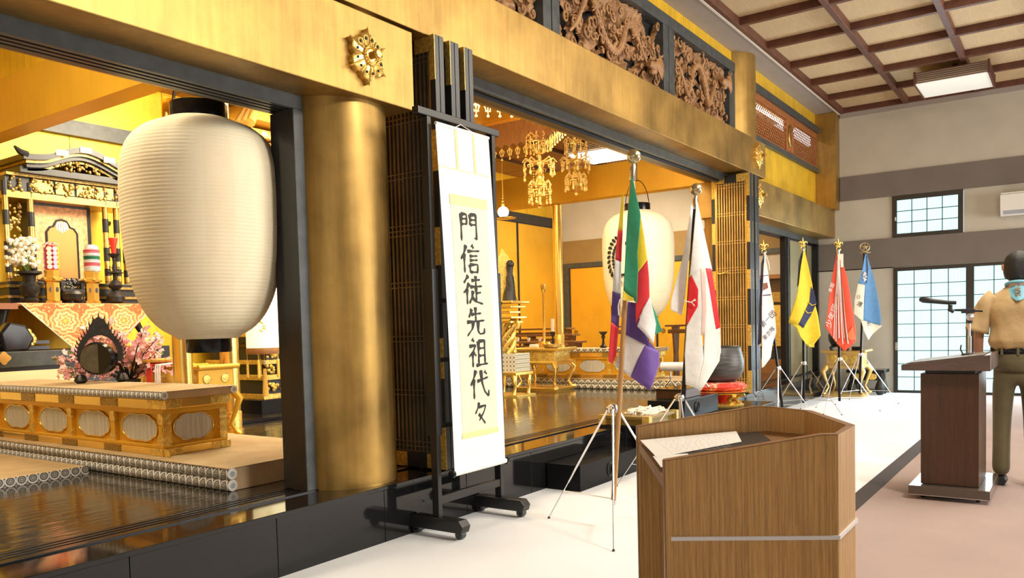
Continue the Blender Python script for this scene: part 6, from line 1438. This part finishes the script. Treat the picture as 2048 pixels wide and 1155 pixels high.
# face and ears
m = MB(); m.tube([(.115, 0, 1.60), (.142, 0, 1.578), (.118, 0, 1.568)], [.010, .015, .010], 8)
for s in (1, -1): m.tube([(.025, s*.079, 1.60), (.012, s*.092, 1.61), (.008, s*.090, 1.585), (.02, s*.080, 1.57)], [.010, .014, .012, .007], 8)
m.build('nose_and_ears', SKIN, pe, local=True, smooth=60)
m = MB()
for s in (1, -1): m.ball((.108, s*.033, 1.603), .011, 8)
m.build('eyes', BLACKM, pe, local=True); MB().tube([(.115, -.022, 1.543), (.122, 0, 1.541), (.115, .022, 1.543)], .005, 6).build('mouth', PINK, pe, local=True)
def hairf(u, v):
    a = 2*PI*u; ph = PI*v*.5*1.30; x = .035+.106*math.sin(ph)*math.cos(a); y = .088*math.sin(ph)*math.sin(a); z = 1.603+.108*math.cos(ph)
    back = .5-.5*math.cos(a-0)
    low = (v > .55)*(v-.55)/.45
    if math.cos(a) > .15: z = max(z, 1.635+.02*math.cos(a)); x = min(x, .118)
    else: z -= low*.055*back; x += low*.016*back
    n = MN.noise(Vector((x*28, y*28, z*9))); return (x+n*.006, y+n*.007, z+n*.004)
m = MB(); m.grid(40, 18, hairf); m.build('hair', HAIR, pe, local=True, smooth=80, solid=.012)
# shirt
rings = [(1.0, .150, .112), (1.02, .168, .126), (1.06, .182, .138), (1.13, .180, .130), (1.22, .186, .126), (1.31, .196, .122), (1.37, .192, .110), (1.405, .160, .096), (1.435, .105, .078), (1.455, .078, .066)]
def shirt(u, v):
    q = v*(len(rings)-1); i = min(int(q), len(rings)-2); f_ = q-i; z, w_, d_ = [rings[i][k]*(1-f_)+rings[i+1][k]*f_ for k in range(3)]
    a = 2*PI*u; c_, s_ = math.cos(a), math.sin(a); e = .82
    x = d_*math.copysign(abs(c_)**e, c_); y = w_*math.copysign(abs(s_)**e, s_)
    fold = .007*math.sin(9*a+z*14)*max(0, 1.25-z)*3+.010*MN.noise(Vector((x*7, y*9, z*7+3)))+.006*math.sin(30*z+6*y)*(1 if abs(y) > .08 else .3)
    r_ = math.hypot(x, y) or 1; return (x*(1+fold/r_), y*(1+fold/r_), z)
m = MB(); m.grid(64, 40, shirt)
m.build('shirt', KH, pe, local=True, smooth=80)
for s in (1, -1):
    def sl(u, v, s=s):
        p = [Vector((0, s*.13, 1.375)), Vector((-.005, s*.185, 1.335)), Vector((-.012, s*.225, 1.25)), Vector((-.025, s*.262, 1.135))]; rs = [.070, .074, .066, .075]
        q = v*3; i = min(int(q), 2); f_ = q-i; c_ = p[i].lerp(p[i+1], f_); r_ = rs[i]*(1-f_)+rs[i+1]*f_; d = (p[min(i+1, 3)]-p[i]).normalized()
        x_ = Vector((1, 0, 0)); y_ = d.cross(x_).normalized(); a = 2*PI*u; w = r_*(1+.09*math.sin(3*a+9*v)+.05*math.sin(7*a+4*v)*v)
        return c_+x_*math.cos(a)*w+y_*math.sin(a)*w
    m = MB(); m.grid(28, 16, sl); m.build('sleeve', KH, pe, local=True, smooth=80, solid=.004)
MB().lathe([(.150, .966), (.166, .968), (.168, .974), (.168, 1.006), (.165, 1.010), (.150, 1.012)], (0, 0, 0), 48, sx=.76, sy=.98).build('belt', BLACK, pe, local=True, smooth=40)
for a in (2.5, 3.14, 3.8, 1.7, 4.6): x_, y_ = .128*math.cos(a), .165*math.sin(a); MB().cbox((x_, y_, .99), (.012, .016, .052)).build('belt_loop', OLV, pe, local=True)
# trousers
Vt = [(0, 0, .955, .098, .128), (0, 0, .90, .108, .135)]; Et = [(0, 1)]; V, Ed = Vt, Et
for s in (1, -1): chain(1, [(-.005, s*.082, .80, .095, .085), (.005, s*.090, .66, .078, .074), (.015, s*.095, .50, .070, .066), (.0, s*.098, .34, .066, .062), (-.012, s*.100, .18, .066, .062), (-.012, s*.100, .065, .070, .066)])
skinned('trousers', Vt, Et, OLV, pe)
MB().lathe([(.150, .845), (.168, .87), (.168, .92), (.164, .972), (.150, .975)], (0, 0, 0), 40, sx=.77, sy=.97).build('trouser_waist', OLV, pe, local=True, smooth=60)
for s in (1, -1): MB().tube([(-.06, s*.10, .035), (.0, s*.10, .045), (.09, s*.108, .034), (.175, s*.118, .022)], [.030, .044, .040, .018], 12).build('sock', BLACKM, pe, local=True, smooth=70)
# neckerchief
NB = fabric('light_blue_neckerchief', (.20, .50, .62))
MB().tube([(-.02+-.0+.066*math.cos(a), .074*math.sin(a), 1.470-.020*math.cos(a)) for a in [2*PI*k/24 for k in range(25)]], .012, 8, False).build('neckerchief_roll', NB, pe, local=True, smooth=60)
m = MB()
def ker(u, v):
    y = (u-.5)*.235*(1-v*.93); z = 1.475-.125*v-.055*abs(u-.5)*2*(1-v); x = -.070-.070*v**.6+.05*abs(u-.5)*2*(1-v)
    return (x, y, z)
m.grid(12, 10, ker); m.build('neckerchief_point', NB, pe, local=True, smooth=70, solid=.004)
m = MB()
for k in range(4): m.hexa([(-.128, .016, 1.385+.022*k), (-.128, -.016, 1.391+.022*k), (-.12, -.016, 1.391+.022*k), (-.12, .016, 1.385+.022*k)], [(-.124, .018, 1.397+.022*k), (-.124, -.014, 1.401+.022*k), (-.116, -.014, 1.401+.022*k), (-.116, .018, 1.397+.022*k)])
m.build('embroidered_emblem', P('brown_white_embroidery', (.32, .20, .14), .8, 0, .8, 60), pe, local=True)
pp = thing('envelope', 'long folded cream paper held low in the left hand of the person', 'paper', (7.12, .57, .70)); MB().hexa([(7.105, .575, .60), (7.115, .575, .60), (7.195, .59, .60), (7.185, .59, .60)], [(7.065, .580, .80), (7.075, .578, .80), (7.14, .585, .81), (7.13, .587, .81)]).build('folded_sheet', F['cream'], pp)
